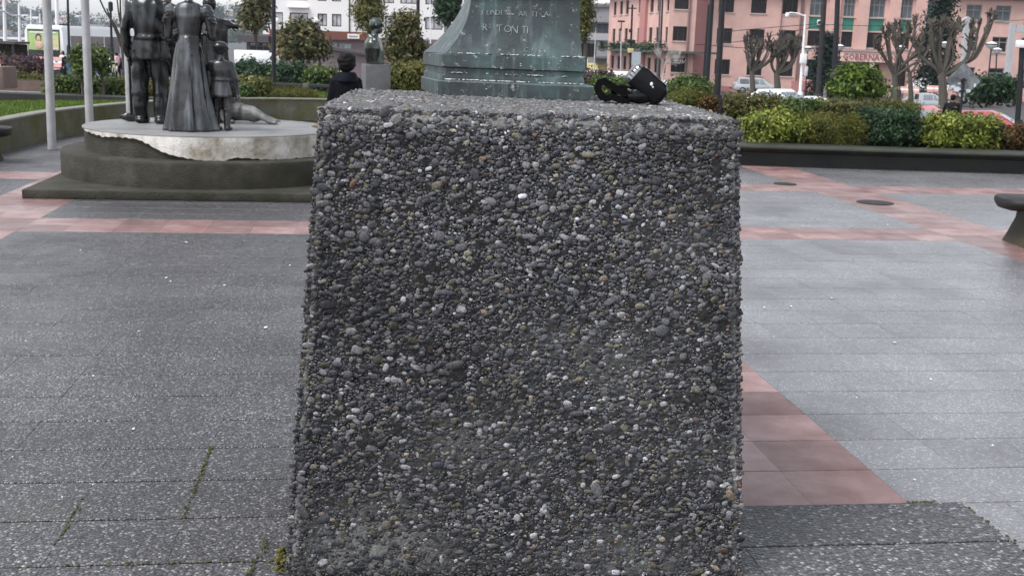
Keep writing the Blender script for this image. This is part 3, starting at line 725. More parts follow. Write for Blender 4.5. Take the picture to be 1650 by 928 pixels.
# --- boy in a short coat and cap
o = sroot('boy_statue', 356, 13.8, 'bronze small boy in short coat and cap holding the skirt')
mb = MB(); ex = MB()
for dx in (-.062, .068):
    mb.cap((dx, -.01, .03), .034, (dx + .02, .09, .028), .03); mb.chain([(dx, 0, .04), (dx, 0, .17), (dx, 0, .27)], [.04, .05, .046]); ridge(mb, (dx, 0), .048, .25, 0, .01); mb.cap((dx, 0, .27), .058, (dx * .85, 0, .48), .075)
mb.loft([[(a * math.cos(R(t)), b * math.sin(R(t)), z) for t in range(0, 360, 15)] for z, a, b in ((.40, .145, .12), (.42, .15, .125), (.55, .13, .105), (.60, .118, .095), (.63, .118, .095), (.72, .128, .098), (.80, .125, .09), (.835, .07, .065))])
ridge(mb, (0, 0), .118, .605, 0, .012, n=20, sy=.82)
mb.cap((.12, 0, .78), .05, (.165, .01, .62), .046); mb.cap((.165, .01, .62), .046, (.185, .04, .47), .036); palm(mb, (.186, .045, .465), (.05, .1, -1))
mb.cap((-.11, 0, .78), .05, (-.185, .02, .72), .045); mb.cap((-.185, .02, .72), .042, (-.265, -.04, .88), .034)
hand(ex, (.186, .045, .465), (.05, .1, -1), .009, .055, .014); hand(ex, (-.265, -.04, .88), (-.4, -.3, .8), .009, .055, .014); mb.cap((-.265, -.04, .88), .026, (-.285, -.055, .92), .028)
mb.cap((0, 0, .82), .042, (0, .01, .88), .042); head(mb, (0, .015, .945), .92); mb.ell((0, .0, 1.0), (.095, .10, .06)); mb.ell((.01, .05, .975), (.09, .08, .02), rx=-.2)
fuse('body', mb, .0115, BRL, o, 2, ex, folds(8, .003, 30, 24))

# --- cloaked figure pointing to the right, further back
o = sroot('pointing_statue', 343, 15.25, 'bronze cloaked figure pointing with outstretched arm behind the boy')
mb = MB(); ex = MB(); ra = []
for z, a, b, am in ((0, .27, .22, .02), (.3, .25, .2, .02), (.7, .215, .17, .018), (1.0, .2, .15, .015), (1.2, .21, .14, .01), (1.3, .17, .11, .004), (1.36, .07, .07, 0)):
    ra.append([((a + am * math.sin(8 * R(t) + 2 * z)) * math.cos(R(t)), (b + am * math.sin(8 * R(t) + 2 * z)) * math.sin(R(t)), z) for t in range(0, 360, 8)])
mb.loft(ra)
mb.cap((.12, 0, 1.275), .075, (.20, .03, 1.265), .062); mb.cap((.20, .03, 1.265), .058, (.25, .05, 1.25), .038); mb.cap((.15, .02, 1.21), .06, (.16, .01, 1.0), .03); mb.cap((.12, .02, 1.21), .07, (.15, .01, .85), .04)
ex.chain([(.28, .06, 1.24), (.32, .065, 1.235), (.35, .07, 1.235)], [.016, .013, .010], 6); hand(ex, (.245, .06, 1.245), (1, .1, -.08), .011, .05, .016, .9, (0, 0, 1)); palm(mb, (.25, .06, 1.245), (1, .1, 0))
mb.cap((-.17, 0, 1.25), .07, (-.24, .05, 1.0), .06); mb.cap((-.24, .05, 1.0), .055, (-.1, .2, .95), .04); hand(ex, (-.1, .2, .95), (.8, .5, 0), .011)
mb.cap((0, 0, 1.33), .05, (0, .02, 1.42), .05); head(mb, (-.02, .03, 1.49), .98, (.5, 1)); mb.ell((-.02, .0, 1.53), (.092, .098, .085))
fuse('body', mb, .014, BRD, o, 2, ex)

# --- man carrying a bundle, between the couple
o = sroot('carrying_statue', 274, 15.35, 'bronze figure carrying a cloth bundle, between the man and the woman')
mb = MB(); ex = MB()
for dx in (-.1, .1):
    mb.cap((dx, 0, .04), .05, (dx, .14, .035), .042); mb.chain([(dx, 0, .06), (dx, 0, .45), (dx * .8, 0, .85)], [.07, .085, .11])
mb.loft([[(a * math.cos(R(t)), b * math.sin(R(t)), z) for t in range(0, 360, 15)] for z, a, b in ((.75, .2, .15), (1.0, .18, .14), (1.2, .2, .145), (1.38, .205, .13), (1.44, .15, .1), (1.48, .07, .07))])
for s in (-1, 1): mb.cap((.2 * s, 0, 1.37), .075, (.26 * s, -.05, 1.1), .065); mb.cap((.26 * s, -.05, 1.1), .06, (.1 * s, -.2, 1.0), .045); hand(ex, (.1 * s, -.2, 1.0), (-.7 * s, -.3, 0), .012)
mb.ell((.06, -.2, .98), (.17, .1, .14)); mb.cap((.1, -.22, .9), .09, (.14, -.2, .66), .07); mb.cap((.02, -.22, .95), .07, (.18, -.22, .78), .05)
mb.cap((0, 0, 1.45), .055, (0, .02, 1.54), .055); head(mb, (.0, .02, 1.62), 1.05, (.3, -1)); mb.ell((0, .04, 1.67), (.095, .1, .075))
fuse('body', mb, .014, BRD, o, 2, ex, folds(12, .008))

# --- dog lying at their feet
o = sroot('dog_statue', 392, 15.15, 'pale worn bronze dog lying beside the boy')
mb = MB(); K = .92
mb.chain([(-.2, .05, .13), (-.06, .02, .145), (.1, 0, .13)], [.12, .125, .105], 12); mb.ell((.13, .02, .10), (.12, .11, .09)); mb.ell((-.22, 0, .11), (.11, .13, .11))
mb.cap((-.26, -.05, .17), .085, (-.27, -.10, .32), .062); mb.ell((-.27, -.12, .36), (.065, .075, .062)); mb.cap((-.265, -.17, .35), .042, (-.26, -.245, .33), .028)
for s in (-1, 1): mb.cap((-.27 + .055 * s, -.10, .40), .02, (-.27 + .075 * s, -.11, .345), .015)
mb.chain([(.15, -.05, .14), (.28, -.10, .085), (.37, -.13, .035)], [.075, .045, .03]); mb.cap((.37, -.13, .03), .03, (.44, -.14, .026), .027); mb.chain([(.17, .07, .12), (.30, .06, .06), (.42, .02, .03)], [.07, .04, .028])
for dy in (-.02, .0, .02): mb.cap((.44, -.14 + dy, .022), .012, (.475, -.145 + dy, .018), .01, 6)
mb.chain([(-.25, -.1, .1), (-.2, -.22, .04), (-.08, -.25, .03)], [.05, .036, .03]); mb.chain([(-.3, -.06, .1), (-.33, -.22, .035), (-.3, -.32, .028)], [.05, .034, .028])
mb.chain([(.24, .06, .1), (.38, .12, .05), (.46, .1, .03)], [.03, .022, .014])
fuse('body', mb, .011, bronze_mat('bronze_pale', (.09, .09, .092), (.28, .28, .28), .9, .15, .55), o, 2)

# ------------------------------------------------------------------ flagpoles
PALEM = M('galvanised_pole', (.44, .44, .45), .5, .15, var=.12, scale=3, dirt=(.22, .21, .19), dscale=4, damt=.5)
def flagpole(px, py, w, lean, label, Y=None):
    p = onz(px, py) if Y is None else Vector((SX(px, Y), Y, 0)); r = w / 2 / FPX * p[1]
    o = empty('flagpole', tuple(p), label, 'flagpole', group='pale flagpoles beside the plinth')
    mb = MB(); mb.tube([(0, 0, 0), (lean * .33, 0, 2.5), (lean * .66, 0, 5), (lean, 0, 7.5)], [r, r, r * .92, r * .8], 20); mb.build('shaft', PALEM, o, smooth=True, sharp=50)
    mb = MB(); mb.tube([(0, 0, .0), (0, 0, .012)], [r * 1.6, r * 1.5], 20); mb.build('foot_plate', CONC, o, smooth=True, sharp=40)
    mb = MB(); mb.lathe([(r + .004, 0), (r + .004, .025)], 20, (lean * .12, 0, .92)); mb.build('collar', PALEM, o, smooth=True, sharp=40)
flagpole(84, 242, 13.5, .12, 'pale round flagpole standing clear left of the stepped plinth')
flagpole(142, 205, 12.5, .05, 'pale round flagpole rising at the edge of the round plinth', 17.6)
flagpole(208, 188, 11, 0, 'pale round flagpole just behind the bronze man', 18.6)

# ------------------------------------------------------------------ walls, benches
MOSSW = M('mossy_wall', (.13, .122, .10), .85, var=.4, scale=3, bump=.6, bscale=45, dirt=(.085, .082, .014), dscale=1.7, damt=.85, coords='World')
DARKC = M('shade_darkened_concrete', (.022, .0215, .022), .6, var=.35, scale=3, bump=.4, bscale=40, dirt=(.03, .032, .024), dscale=2, damt=.8, coords='World')  # albedo lowered for the black shade beneath the seat overhang
CAPC = M('shade_darkened_capstone', (.028, .029, .026), .4, var=.3, scale=5, bump=.4, bscale=60, dirt=(.05, .055, .035), dscale=2, damt=.8, coords='World')  # base darkened so the undercut front looks shadowed
def spline(pts, n=8):
    out = []; P = [np.array(p, float) for p in pts]
    for i in range(len(P) - 1):
        p0, p1, p2, p3 = P[max(0, i - 1)], P[i], P[i + 1], P[min(len(P) - 1, i + 2)]
        for k in range(n):
            t = k / n; out.append(.5 * ((2 * p1) + (-p0 + p2) * t + (2 * p0 - 5 * p1 + 4 * p2 - p3) * t * t + (-p0 + 3 * p1 - 3 * p2 + p3) * t ** 3))
    return out + [P[-1]]
def strip_wall(mb, pts, sec):
    """sweep a section (offset, z) along a plan line"""
    P = [np.array(p[:2], float) for p in pts]; zs = [p[2] if len(p) > 2 else 0 for p in pts]; rings = []
    for i, p in enumerate(P):
        t = P[min(i + 1, len(P) - 1)] - P[max(0, i - 1)]; t /= np.linalg.norm(t); nn = np.array([-t[1], t[0]])
        rings.append([(p[0] + nn[0] * a, p[1] + nn[1] * a, zs[i] + z) for a, z in sec])
    return mb.loft(rings)
lw = spline([(-7.35, 12.5, 0), (-7.66, 16.8, 0), (-7.85, 19.6, 0), (-7.55, 22.2, 0), (-6.9, 24.2, 0), (-5.4, 25.7, 0), (-3, 26.3, 0), (1, 26.6, 0)])
mb = MB(); strip_wall(mb, lw, [(.0, -.05), (.0, .44), (.22, .44), (.22, -.05)]); w_ = mb.build('lawn_wall', MOSSW); tag(w_, 'low curved mossy concrete wall around the lawn behind the flagpoles', 'wall')
mb = MB(); strip_wall(mb, lw, [(-.012, .44), (-.012, .475), (.235, .475), (.235, .44)]); mb.build('wall_edge', M('wall_rim', (.2, .195, .17), .8, var=.3, scale=6, bump=.4, bscale=60, coords='World'), w_, bevel=.008)
mb = MB(); poly = [(p[0] - .12 if i < 60 else p[0], p[1] + .05) for i, p in enumerate(lw)]
base = [(p[0] + (-.15), p[1] + .1) for p in lw[4:]]
vs = [(x, y, .40) for x, y in base] + [(min(-8.4, x - 5) + (5 if y > 25 else 0) if x < -5 else x - 1, min(y + 6, 26.7) if x < -6 else y + 4, .12 if x < -6 else .40) for x, y in base]
nb = len(base); mb.add(vs, [(i, i + 1, nb + i + 1, nb + i) for i in range(nb - 1)])
tag(mb.build('lawn', M('lawn_soil', (.05, .075, .02), .9, var=.35, scale=5, bump=.5, bscale=40, coords='World'), smooth=True), kind='structure')
LAWN = [(np.array(base[i]), np.array(vs[nb + i][:2])) for i in range(nb)]

rw_ = spline([(.2, 18.75, 0), (3.8, 18.5, 0), (8.4, 18.56, 0), (13, 18.9, 0)])
mb = MB(); strip_wall(mb, rw_, [(.2, -.05), (.2, .21), (.5, .21), (.5, -.05)]); w_ = mb.build('planter_wall', DARKC); tag(w_, 'long dark concrete planter wall with overhanging seat edge below the shrubs', 'wall')
mb = MB(); strip_wall(mb, rw_, [(.19, .2101), (-.045, .285), (-.072, .305), (-.066, .33), (-.02, .348), (.46, .355), (.5, .33), (.5, .2101)]); mb.build('seat_edge', CAPC, w_, smooth=True, sharp=50)
mb = MB(); g0 = spline([(.2, 19.2, 0), (3.8, 18.95, 0), (8.4, 19.0, 0), (14, 19.3, 0)], 6)
vs = [(p[0], p[1], .29) for p in g0] + [(p[0] + .6, p[1] + 5.2, .25) for p in g0] + [(p[0] + 1, p[1] + 8.5, -.8) for p in g0]; n_ = len(g0)
mb.add(vs, [(r_ * n_ + i, r_ * n_ + i + 1, (r_ + 1) * n_ + i + 1, (r_ + 1) * n_ + i) for r_ in (0, 1) for i in range(n_ - 1)])
SOIL = M('bed_soil', (.035, .028, .018), .95, var=.4, scale=8, bump=.8, bscale=30, coords='World')
tag(mb.build('flower_bed', SOIL, smooth=True), kind='structure')

def bench_slab(name, pos, rz, L, label):
    o = empty(name, tuple(pos), label, 'bench', rz)
    mb = MB(); sec = [(-.26, .40), (-.30, .425), (-.30, .455), (-.26, .48), (.26, .48), (.30, .455), (.30, .425), (.26, .40), (.12, .35), (-.12, .35)]
    mb.loft([[(x, a * s, .44 + (z - .44) * (.5 + .5 * s)) for a, z in sec] for x, s in ((0, .25), (.02, .62), (.07, .9), (.15, 1), (L - .15, 1), (L, .6))]); mb.build('seat', DARKC, o, smooth=True, sharp=40)
    for x0 in (.47, L - .7):
        mb = MB(); mb.loft([[(x0 + .13 - w, -d, z), (x0 + .13 + w, -d, z), (x0 + .13 + w, d, z), (x0 + .13 - w, d, z)] for z, w, d in ((0, .41, .27), (.1, .37, .25), (.25, .32, .22), (.36, .30, .24))]); mb.build('leg', M('bench_leg', (.04, .037, .03), .75, var=.35, scale=5, bump=.5, bscale=50, dirt=(.05, .04, .015), dscale=3, damt=.8), o, smooth=True, sharp=50)
bp = onz(1617, 392)
bench_slab('concrete_bench', (bp[0] - .11, bp[1] - .05, 0), .02, 2.2, 'dark concrete bench with flared leg at the edge of the wet paving')
lp = onz(14, 209, .45)
bench_slab('concrete_bench', (lp[0] + .02, lp[1], 0), math.pi + .1, 2.2, 'dark concrete bench end poking in before the mossy lawn wall')
MANH = M('cast_iron_cover', (.035, .033, .03), .5, .6, var=.3, scale=30, bump=.5, bscale=90)
for px, py, w, lab in ((1410, 327, .23, 'larger dark oval drain lid set in the pink paving stripe'), (1265, 297, .16, 'smaller dark drain lid set in the paving near the planter wall')):
    p = onz(px, py); mb = MB(); mb.lathe([(w, 0), (w, .004), (w * .97, .009), (w * .6, .011)], 28); o = mb.build('drain_cover', MANH, loc=(p[0], p[1], .001), smooth=True); o.rotation_euler = (0, 0, .1); tag(o, lab, 'drain cover')

# low kerbs behind the lawn
mb = MB(); strip_wall(mb, spline([(-16, 27.3, -.1), (-12.1, 27.1, -.1), (-8.3, 26.95, -.1), (-5.5, 27.6, -.1)]), [(-.02, -.2), (-.02, .26), (-.14, .28), (-.14, .42), (.3, .44), (.3, -.2)]); w_ = mb.build('garden_kerb', DARKC); tag(w_, 'low dark kerb with ledge in front of the green hedge and pale path', 'kerb')
RAILM = M('dark_rail', (.04, .04, .04), .6, var=.3, scale=4)
o = empty('low_rail', (-5.2, 29.6, .40), 'low dark rail on a pale post behind the round lawn shrub', 'railing')
mb = MB(); mb.box((0, 0, .22), (6.4, .10, .09)); mb.build('rail', RAILM, o, bevel=.01)
for x in (-1.9, -.26, 1.6): mb = MB(); mb.box((x, -.002, .10), (.15, .15, .34)); mb.build('post', CONC, o, bevel=.01)

mb = MB(); mb.add([(-30, 27.6, .02), (-9.6, 27.6, .02), (-10.5, 40, -.3), (-30, 40, -.3)], [(0, 1, 2, 3)]); mb.build('path', M('pale_paving', (.34, .31, .31), .5, var=.2, scale=2, coords='World')); tag(bpy.data.objects['path'], kind='structure')
# ------------------------------------------------------------------ plants
def leaves(mb_tint, n, c, r, size, cols, seed, clump=14, surf=.55, flat=1.0, droop=0.0, shape=None):
    """n small folded leaves gathered in clumps through a crown's volume"""
    rr = np.random.default_rng(seed); V, F, T = mb_tint; c = np.array(c, float); r = np.array(r, float)
    nc = max(6, n // clump)
    d = rr.normal(size=(nc, 3)); d /= np.linalg.norm(d, axis=1)[:, None]
    if shape is None: d[:, 2] = np.where(d[:, 2] < -.5, -d[:, 2], d[:, 2])
    rad = np.where(rr.random(nc) < surf, rr.uniform(.78, 1.06, nc), rr.uniform(.25, .8, nc))
    lump = 1 + .16 * np.sin(d[:, 0] * 5 + seed) * np.sin(d[:, 1] * 4 + seed * 2) + .13 * np.sin(d[:, 2] * 7 + seed)
    if shape:
        d = np.sign(d) * np.abs(d) ** (.5 if shape == 'box' else .75); d /= np.maximum(1, np.abs(d).max(1))[:, None]
    C = c + d * (rad * lump)[:, None] * r
    ct = np.clip(rr.normal(.5, .28, nc), 0, 1)
    k = rr.integers(0, nc, n)
    P = C[k] + rr.normal(0, 1, (n, 3)) * size * 1.5
    out = (P - c) / r; nn = out / (np.linalg.norm(out, axis=1)[:, None] + 1e-6) + rr.normal(0, .7, (n, 3)) + np.array([0, 0, .5]); nn /= np.linalg.norm(nn, axis=1)[:, None]
    t = np.cross(nn, rr.normal(size=(n, 3))); t[:, 2] -= droop; t -= nn * (t * nn).sum(1)[:, None]; t /= np.linalg.norm(t, axis=1)[:, None]
    b = np.cross(nn, t) * flat
    s = size * rr.uniform(.6, 1.3, n)[:, None]
    q = np.stack([P - t * s, P + b * s * .5 + nn * s * .12, P + t * s, P - b * s * .5 + nn * s * .12], 1)
    cols = np.array(cols, float); f = np.clip(ct[k] + rr.normal(0, .14, n), 0, .999) * (len(cols) - 1); i = f.astype(int); w = (f - i)[:, None]
    col = cols[i] * (1 - w) + cols[np.minimum(i + 1, len(cols) - 1)] * w; col = col * rr.uniform(.75, 1.25, (n, 1))
    base = sum(len(x) for x in V); V.append(q.reshape(-1, 3)); F.append(np.arange(n * 4).reshape(n, 4) + base); T.append(np.repeat(np.hstack([col, np.ones((n, 1))]), 4, 0))
def leaf_mesh(name, data, parent, mat=None):
    V, F, T = (np.concatenate(x) for x in data); me = bpy.data.meshes.new(name)
    me.vertices.add(len(V)); me.vertices.foreach_set('co', V.astype(np.float32).ravel()); me.loops.add(F.size); me.loops.foreach_set('vertex_index', F.astype(np.int32).ravel())
    me.polygons.add(len(F)); me.polygons.foreach_set('loop_start', np.arange(0, F.size, 4, dtype=np.int32)); me.update(calc_edges=True)
    a = me.attributes.new('tint', 'FLOAT_COLOR', 'POINT'); a.data.foreach_set('color', T.astype(np.float32).ravel()); me.materials.append(mat or leaf_mat()); me.update()
    return link(name, me, parent)
BARK = M('bark', (.085, .075, .062), .9, var=.4, scale=12, bump=.8, bscale=40)
BARK_D = M('dark_bark', (.05, .042, .035), .9, var=.4, scale=12, bump=.8, bscale=40)
GREENS = dict(yellow=[(.03, .045, .010), (.10, .13, .02), (.20, .24, .04), (.34, .36, .08)], olive=[(.03, .035, .012), (.075, .085, .022), (.13, .13, .04), (.17, .13, .05)],
              dark=[(.010, .022, .012), (.022, .048, .024), (.04, .08, .035), (.07, .12, .06)], fine=[(.025, .042, .009), (.07, .09, .018), (.14, .14, .03), (.22, .18, .045)],
              bright=[(.02, .042, .009), (.055, .10, .016), (.11, .17, .026), (.19, .25, .045)], plum=[(.035, .02, .028), (.07, .042, .055), (.12, .075, .085), (.13, .11, .07)],
              mixed=[(.03, .035, .015), (.07, .08, .03), (.13, .12, .045), (.21, .17, .09)], rust=[(.03, .03, .012), (.09, .045, .018), (.15, .075, .025), (.09, .10, .03)], mid=[(.02, .035, .012), (.05, .085, .022), (.10, .15, .04), (.16, .2, .07)],
              lime=[(.035, .045, .012), (.08, .09, .022), (.15, .15, .04), (.24, .22, .07)], conifer=[(.006, .016, .011), (.014, .03, .02), (.025, .045, .03)])
_seed = [100]
def bush(px0, px1, py0, py1, Y, kind, label, n=2600, size=None, cat='shrub', shape=None, group=None, flat=1.0, depth=.9, name='shrub', under=None):
    shape = shape or 'round'; n = int(n * 2.3); wpx = (px1 - px0) * .06; px0 -= wpx; px1 += wpx
    _seed[0] += 1; a, b = at(px0, py1, Y), at(px1, py0, Y); w = abs(b[0] - a[0]) / 2; h = abs(b[2] - a[2]) / 2; c = np.array([(a[0] + b[0]) / 2, Y, (a[2] + b[2]) / 2])
    zg = a[2] if under is None else under
    o = empty(name, (c[0], Y, zg), label, cat, group=group)
    size = (size or .035 * (Y / 20)) * 1.08
    L = ([], [], []); loc = c - np.array(o.location)
    leaves(L, n, loc - np.array([0, 0, .10 * h]), (w * .93, min(w, 1.2 * h + .3) * depth, h * .84), size, GREENS[kind], _seed[0], surf=.72, shape=shape, flat=flat)
    leaf_mesh('foliage', L, o)
    mb = MB(); rr = random.Random(_seed[0])
    for k in range(9):
        e = loc + np.array([rr.uniform(-.7, .7) * w, rr.uniform(-.5, .5) * w, rr.uniform(.0, .6) * h]); s_ = np.array([e[0] * .25, e[1] * .25, -.02])
        mb.tube([s_, (s_ + e) / 2 + np.array([rr.uniform(-.05, .05), 0, .05]), e], [.02 * Y / 20, .014 * Y / 20, .005 * Y / 20], 5)
    mb.build('stem', BARK_D, o, smooth=True)
    return o
def branch(mb, p, d, L, r, depth, rr, spread=.55, up=.25, tips=None, knob=0.0, n=6):
    p = np.array(p, float); d = np.array(d, float); pts, rad = [p], [r]; q = p
    for k in range(4):
        d = d + np.array([rr.gauss(0, .10), rr.gauss(0, .10), up * .3]); d /= np.linalg.norm(d); q = q + d * L / 4; pts.append(q); rad.append(r * (1 - .3 * (k + 1) / 4))
    mb.tube(pts, rad, n)
    if depth == 0:
        if knob: mb.ell(q, (r * knob,) * 3, sub=1)
        if tips is not None: tips.append(q)
        return
    for k in range(rr.choice((2, 3))):
        nd = d + np.array([rr.gauss(0, spread), rr.gauss(0, spread), rr.uniform(-.1, .5)]); nd /= np.linalg.norm(nd)
        branch(mb, q - d * L * .03, nd, L * rr.uniform(.6, .85), r * .64, depth - 1, rr, spread, up, tips, knob, n)
def tree(px, py_base, Y, H, crowns, kind, label, trunk_r, n=4000, size=.06, name='tree', cat='tree', lean=0.0, bark=None, seed=1, flat=1.0, group=None, droop=0.0):
    """crowns: pixel boxes (px0, px1, py0, py1)"""
    b = at(px, py_base, Y); o = empty(name, tuple(b), label, cat, group=group); ob = np.array(b); rr = random.Random(seed)
    boxes = []
    for x0, x1, y0, y1 in crowns:
        p, q = at(x0, y1, Y), at(x1, y0, Y); boxes.append((np.array([(p[0] + q[0]) / 2, Y, (p[2] + q[2]) / 2]) - ob, np.array([abs(q[0] - p[0]) / 2, abs(q[0] - p[0]) / 2, abs(q[2] - p[2]) / 2])))
    mb = MB(); top = boxes[0][0]
    mb.tube([(0, 0, -.3), (lean * .3, 0, top[2] * .4), (top[0] * .8, 0, top[2])], [trunk_r * 1.15, trunk_r, trunk_r * .5], 8)
    for c, r in boxes:
        for k in range(9):
            e = c + r * np.array([rr.uniform(-.75, .75), rr.uniform(-.7, .7), rr.uniform(-.6, .75)]); s_ = np.array([top[0] * .6, 0, top[2] * rr.uniform(.45, .9)])
            mb.tube([s_, (s_ + e) / 2 + np.array([0, 0, .1 * r[2]]), e], [trunk_r * .42, trunk_r * .28, trunk_r * .08], 5)
    mb.build('trunk', bark or BARK, o, smooth=True)
    L = ([], [], []); tot = sum(r[0] * r[2] for _, r in boxes)
    for k, (c, r) in enumerate(boxes): leaves(L, int(n * r[0] * r[2] / tot), c, r, size, GREENS[kind], seed * 13 + k, surf=.6, flat=flat, droop=droop)
    leaf_mesh('crown', L, o); return o

# right-hand bed, front row to back
bush(1205, 1292, 178, 229, 19.6, 'yellow', 'bright yellow-green leafy shrub directly behind the seat edge, next to the pebble pedestal', 3600, .034)
bush(1284, 1388, 183, 231, 19.8, 'fine', 'fine-leaved olive-gold shrub with a flat clipped top above the seat edge', 9000, .026, shape='box', flat=.35)
bush(1384, 1478, 175, 231, 19.9, 'dark', 'dark blue-green rounded shrub on the seat edge below the bright round tree', 4600, .032)
bush(1462, 1512, 190, 233, 20.3, 'olive', 'small brownish olive shrub squeezed between the dark shrub and a lime one', 2000, .03)
bush(1490, 1594, 180, 234, 19.8, 'yellow', 'lime-green leafy shrub below the diamond road sign', 3800, .034)
bush(1572, 1608, 188, 230, 20.4, 'rust', 'orange-red tinted shrub right of the lime-green one', 1600, .028)
bush(1586, 1622, 200, 234, 19.9, 'dark', 'small greyish green shrub low beside the lantern post', 1500, .028)
bush(1612, 1668, 203, 236, 19.8, 'rust', 'brownish dry shrub at the foot of the lantern post', 1900, .028)
bush(1160, 1252, 152, 198, 22.2, 'olive', 'tall dark olive shrub behind the yellow-green one, by the thick black post', 3800, .036)
bush(1236, 1330, 161, 190, 23, 'mid', 'spreading olive-green shrub below the white hatchback roof', 3600, .036)
bush(1318, 1440, 163, 192, 22.8, 'olive', 'low reddish olive shrub around the stem of the round tree', 3000, .036)
bush(1424, 1480, 162, 188, 23, 'fine', 'fine pale olive shrub right of the round tree stem', 2000, .03, flat=.4)
bush(1080, 1142, 126, 166, 25, 'mid', 'dark leafy shrub behind the pedestal corner', 3200, .045, under=at(1110, 165, 25)[2])
bush(1074, 1144, 146, 172, 21, 'fine', 'yellow-green feathery shrub just beyond the black camera', 3600, .026, flat=.35)
bush(1134, 1156, 156, 176, 20.6, 'rust', 'small orange-flowering plant at the foot of the thick black post', 700, .026)
bush(934, 990, 113, 160, 24, 'plum', 'purple-leaved shrub right beside the bronze base', 2600, .036)
bush(955, 1020, 124, 162, 22, 'mid', 'yellowish green shrub behind the camera strap', 3200, .034)
tree(1384, 172, 27, 1.9, [(1339, 1425, 120, 163), (1352, 1404, 113, 135)], 'bright', 'round bright-green small tree standing over the right shrubs', .06, 6500, .06, seed=5)

# around the lawn on the left
bush(382, 430, 124, 166, 27, 'lime', 'yellow-green leafy shrub behind the bronze boy and dog', 3200, .042, under=.4)
bush(440, 506, 141, 168, 26.8, 'fine', 'low feathery light-green shrub on the lawn below the black lamp post', 4200, .032, flat=.3, under=.4)
bush(382, 408, 138, 168, 26.4, 'mid', 'small green plant tucked behind the bronze boy', 1100, .036, under=.4)
bush(210, 285, 128, 162, 29, 'lime', 'yellowish hedge stretch behind the legs of the bronze man', 3000, .045)
bush(84, 134, 124, 158, 29, 'mid', 'dark green low shrub between the first two flagpoles', 2600, .045)
bush(126, 216, 126, 160, 29.5, 'mid', 'long low green hedge behind the second flagpole', 4200, .045)
bush(4, 74, 92, 131, 38, 'plum', 'rounded purple-brown shrub in the brown planter box', 4200, .06)
bush(24, 74, 122, 137, 36.8, 'olive', 'grey-green ground plants in front of the purple shrub', 1800, .05)
bush(384, 412, 98, 134, 45, 'dark', 'dark evergreen shrub in front of the white van', 2000, .07)
bush(404, 446, 105, 138, 44, 'dark', 'second dark evergreen shrub left of the black lamp post', 2400, .07)
bush(444, 494, 104, 140, 40, 'dark', 'round glossy dark shrub with pale blossoms right of the black lamp post', 3200, .06)
bush(498, 540, 110, 140, 34, 'mid', 'loose light-green shrub left of the man in the black jacket', 2000, .055)
bush(627, 692, 100, 143, 27.5, 'lime', 'low yellow-brown shrub between the bust column and the bronze base', 3000, .045, under=.35)
for args in ((134, 168, [(120, 140, 88, 132), (123, 138, 80, 102)], 28, 'mid', 'airy leafy sapling with crooked stem between the flagpoles', 21, 1500), (168, 160, [(146, 174, 82, 128)], 28.6, 'mid', 'leafy sapling in front of the two waiting people', 22, 1300)):
    tree(args[0], args[1], args[3], 2, args[2], args[4], args[5], .035, args[7], .06, 'sapling', 'sapling', seed=args[6])
tree(487, 122, 55, 5, [(447, 528, 50, 106), (456, 515, 44, 80)], 'mixed', 'dense round-crowned tree before the white building', .12, 6500, .13, seed=31, bark=BARK_D)
tree(596, 66, 70, 6, [(570, 618, -8, 48), (576, 612, 20, 60)], 'lime', 'yellow-green tree top against the white building', .12, 4200, .15, seed=32, flat=.5)
tree(652, 128, 30, 3, [(618, 682, 52, 118), (630, 676, 24, 70), (640, 686, 70, 128)], 'mixed', 'tall shrubby tree with reddish tips right of the bust', .05, 5200, .065, seed=33)
tree(412, 66, 100, 6, [(392, 428, 10, 52), (408, 428, -6, 30)], 'mixed', 'bushy green tree at the left end of the white building', .15, 2600, .25, seed=34)
tree(722, 62, 90, 6, [(708, 738, -10, 44)], 'dark', 'dark green tree half hidden by the bronze shaft', .15, 2000, .22, seed=35)
tree(942, 116, 60, 6, [(926, 954, -8, 50), (928, 948, 30, 70)], 'lime', 'drooping yellow-green tree in front of the grey building', .10, 3400, .13, seed=36, flat=.45, droop=.9)

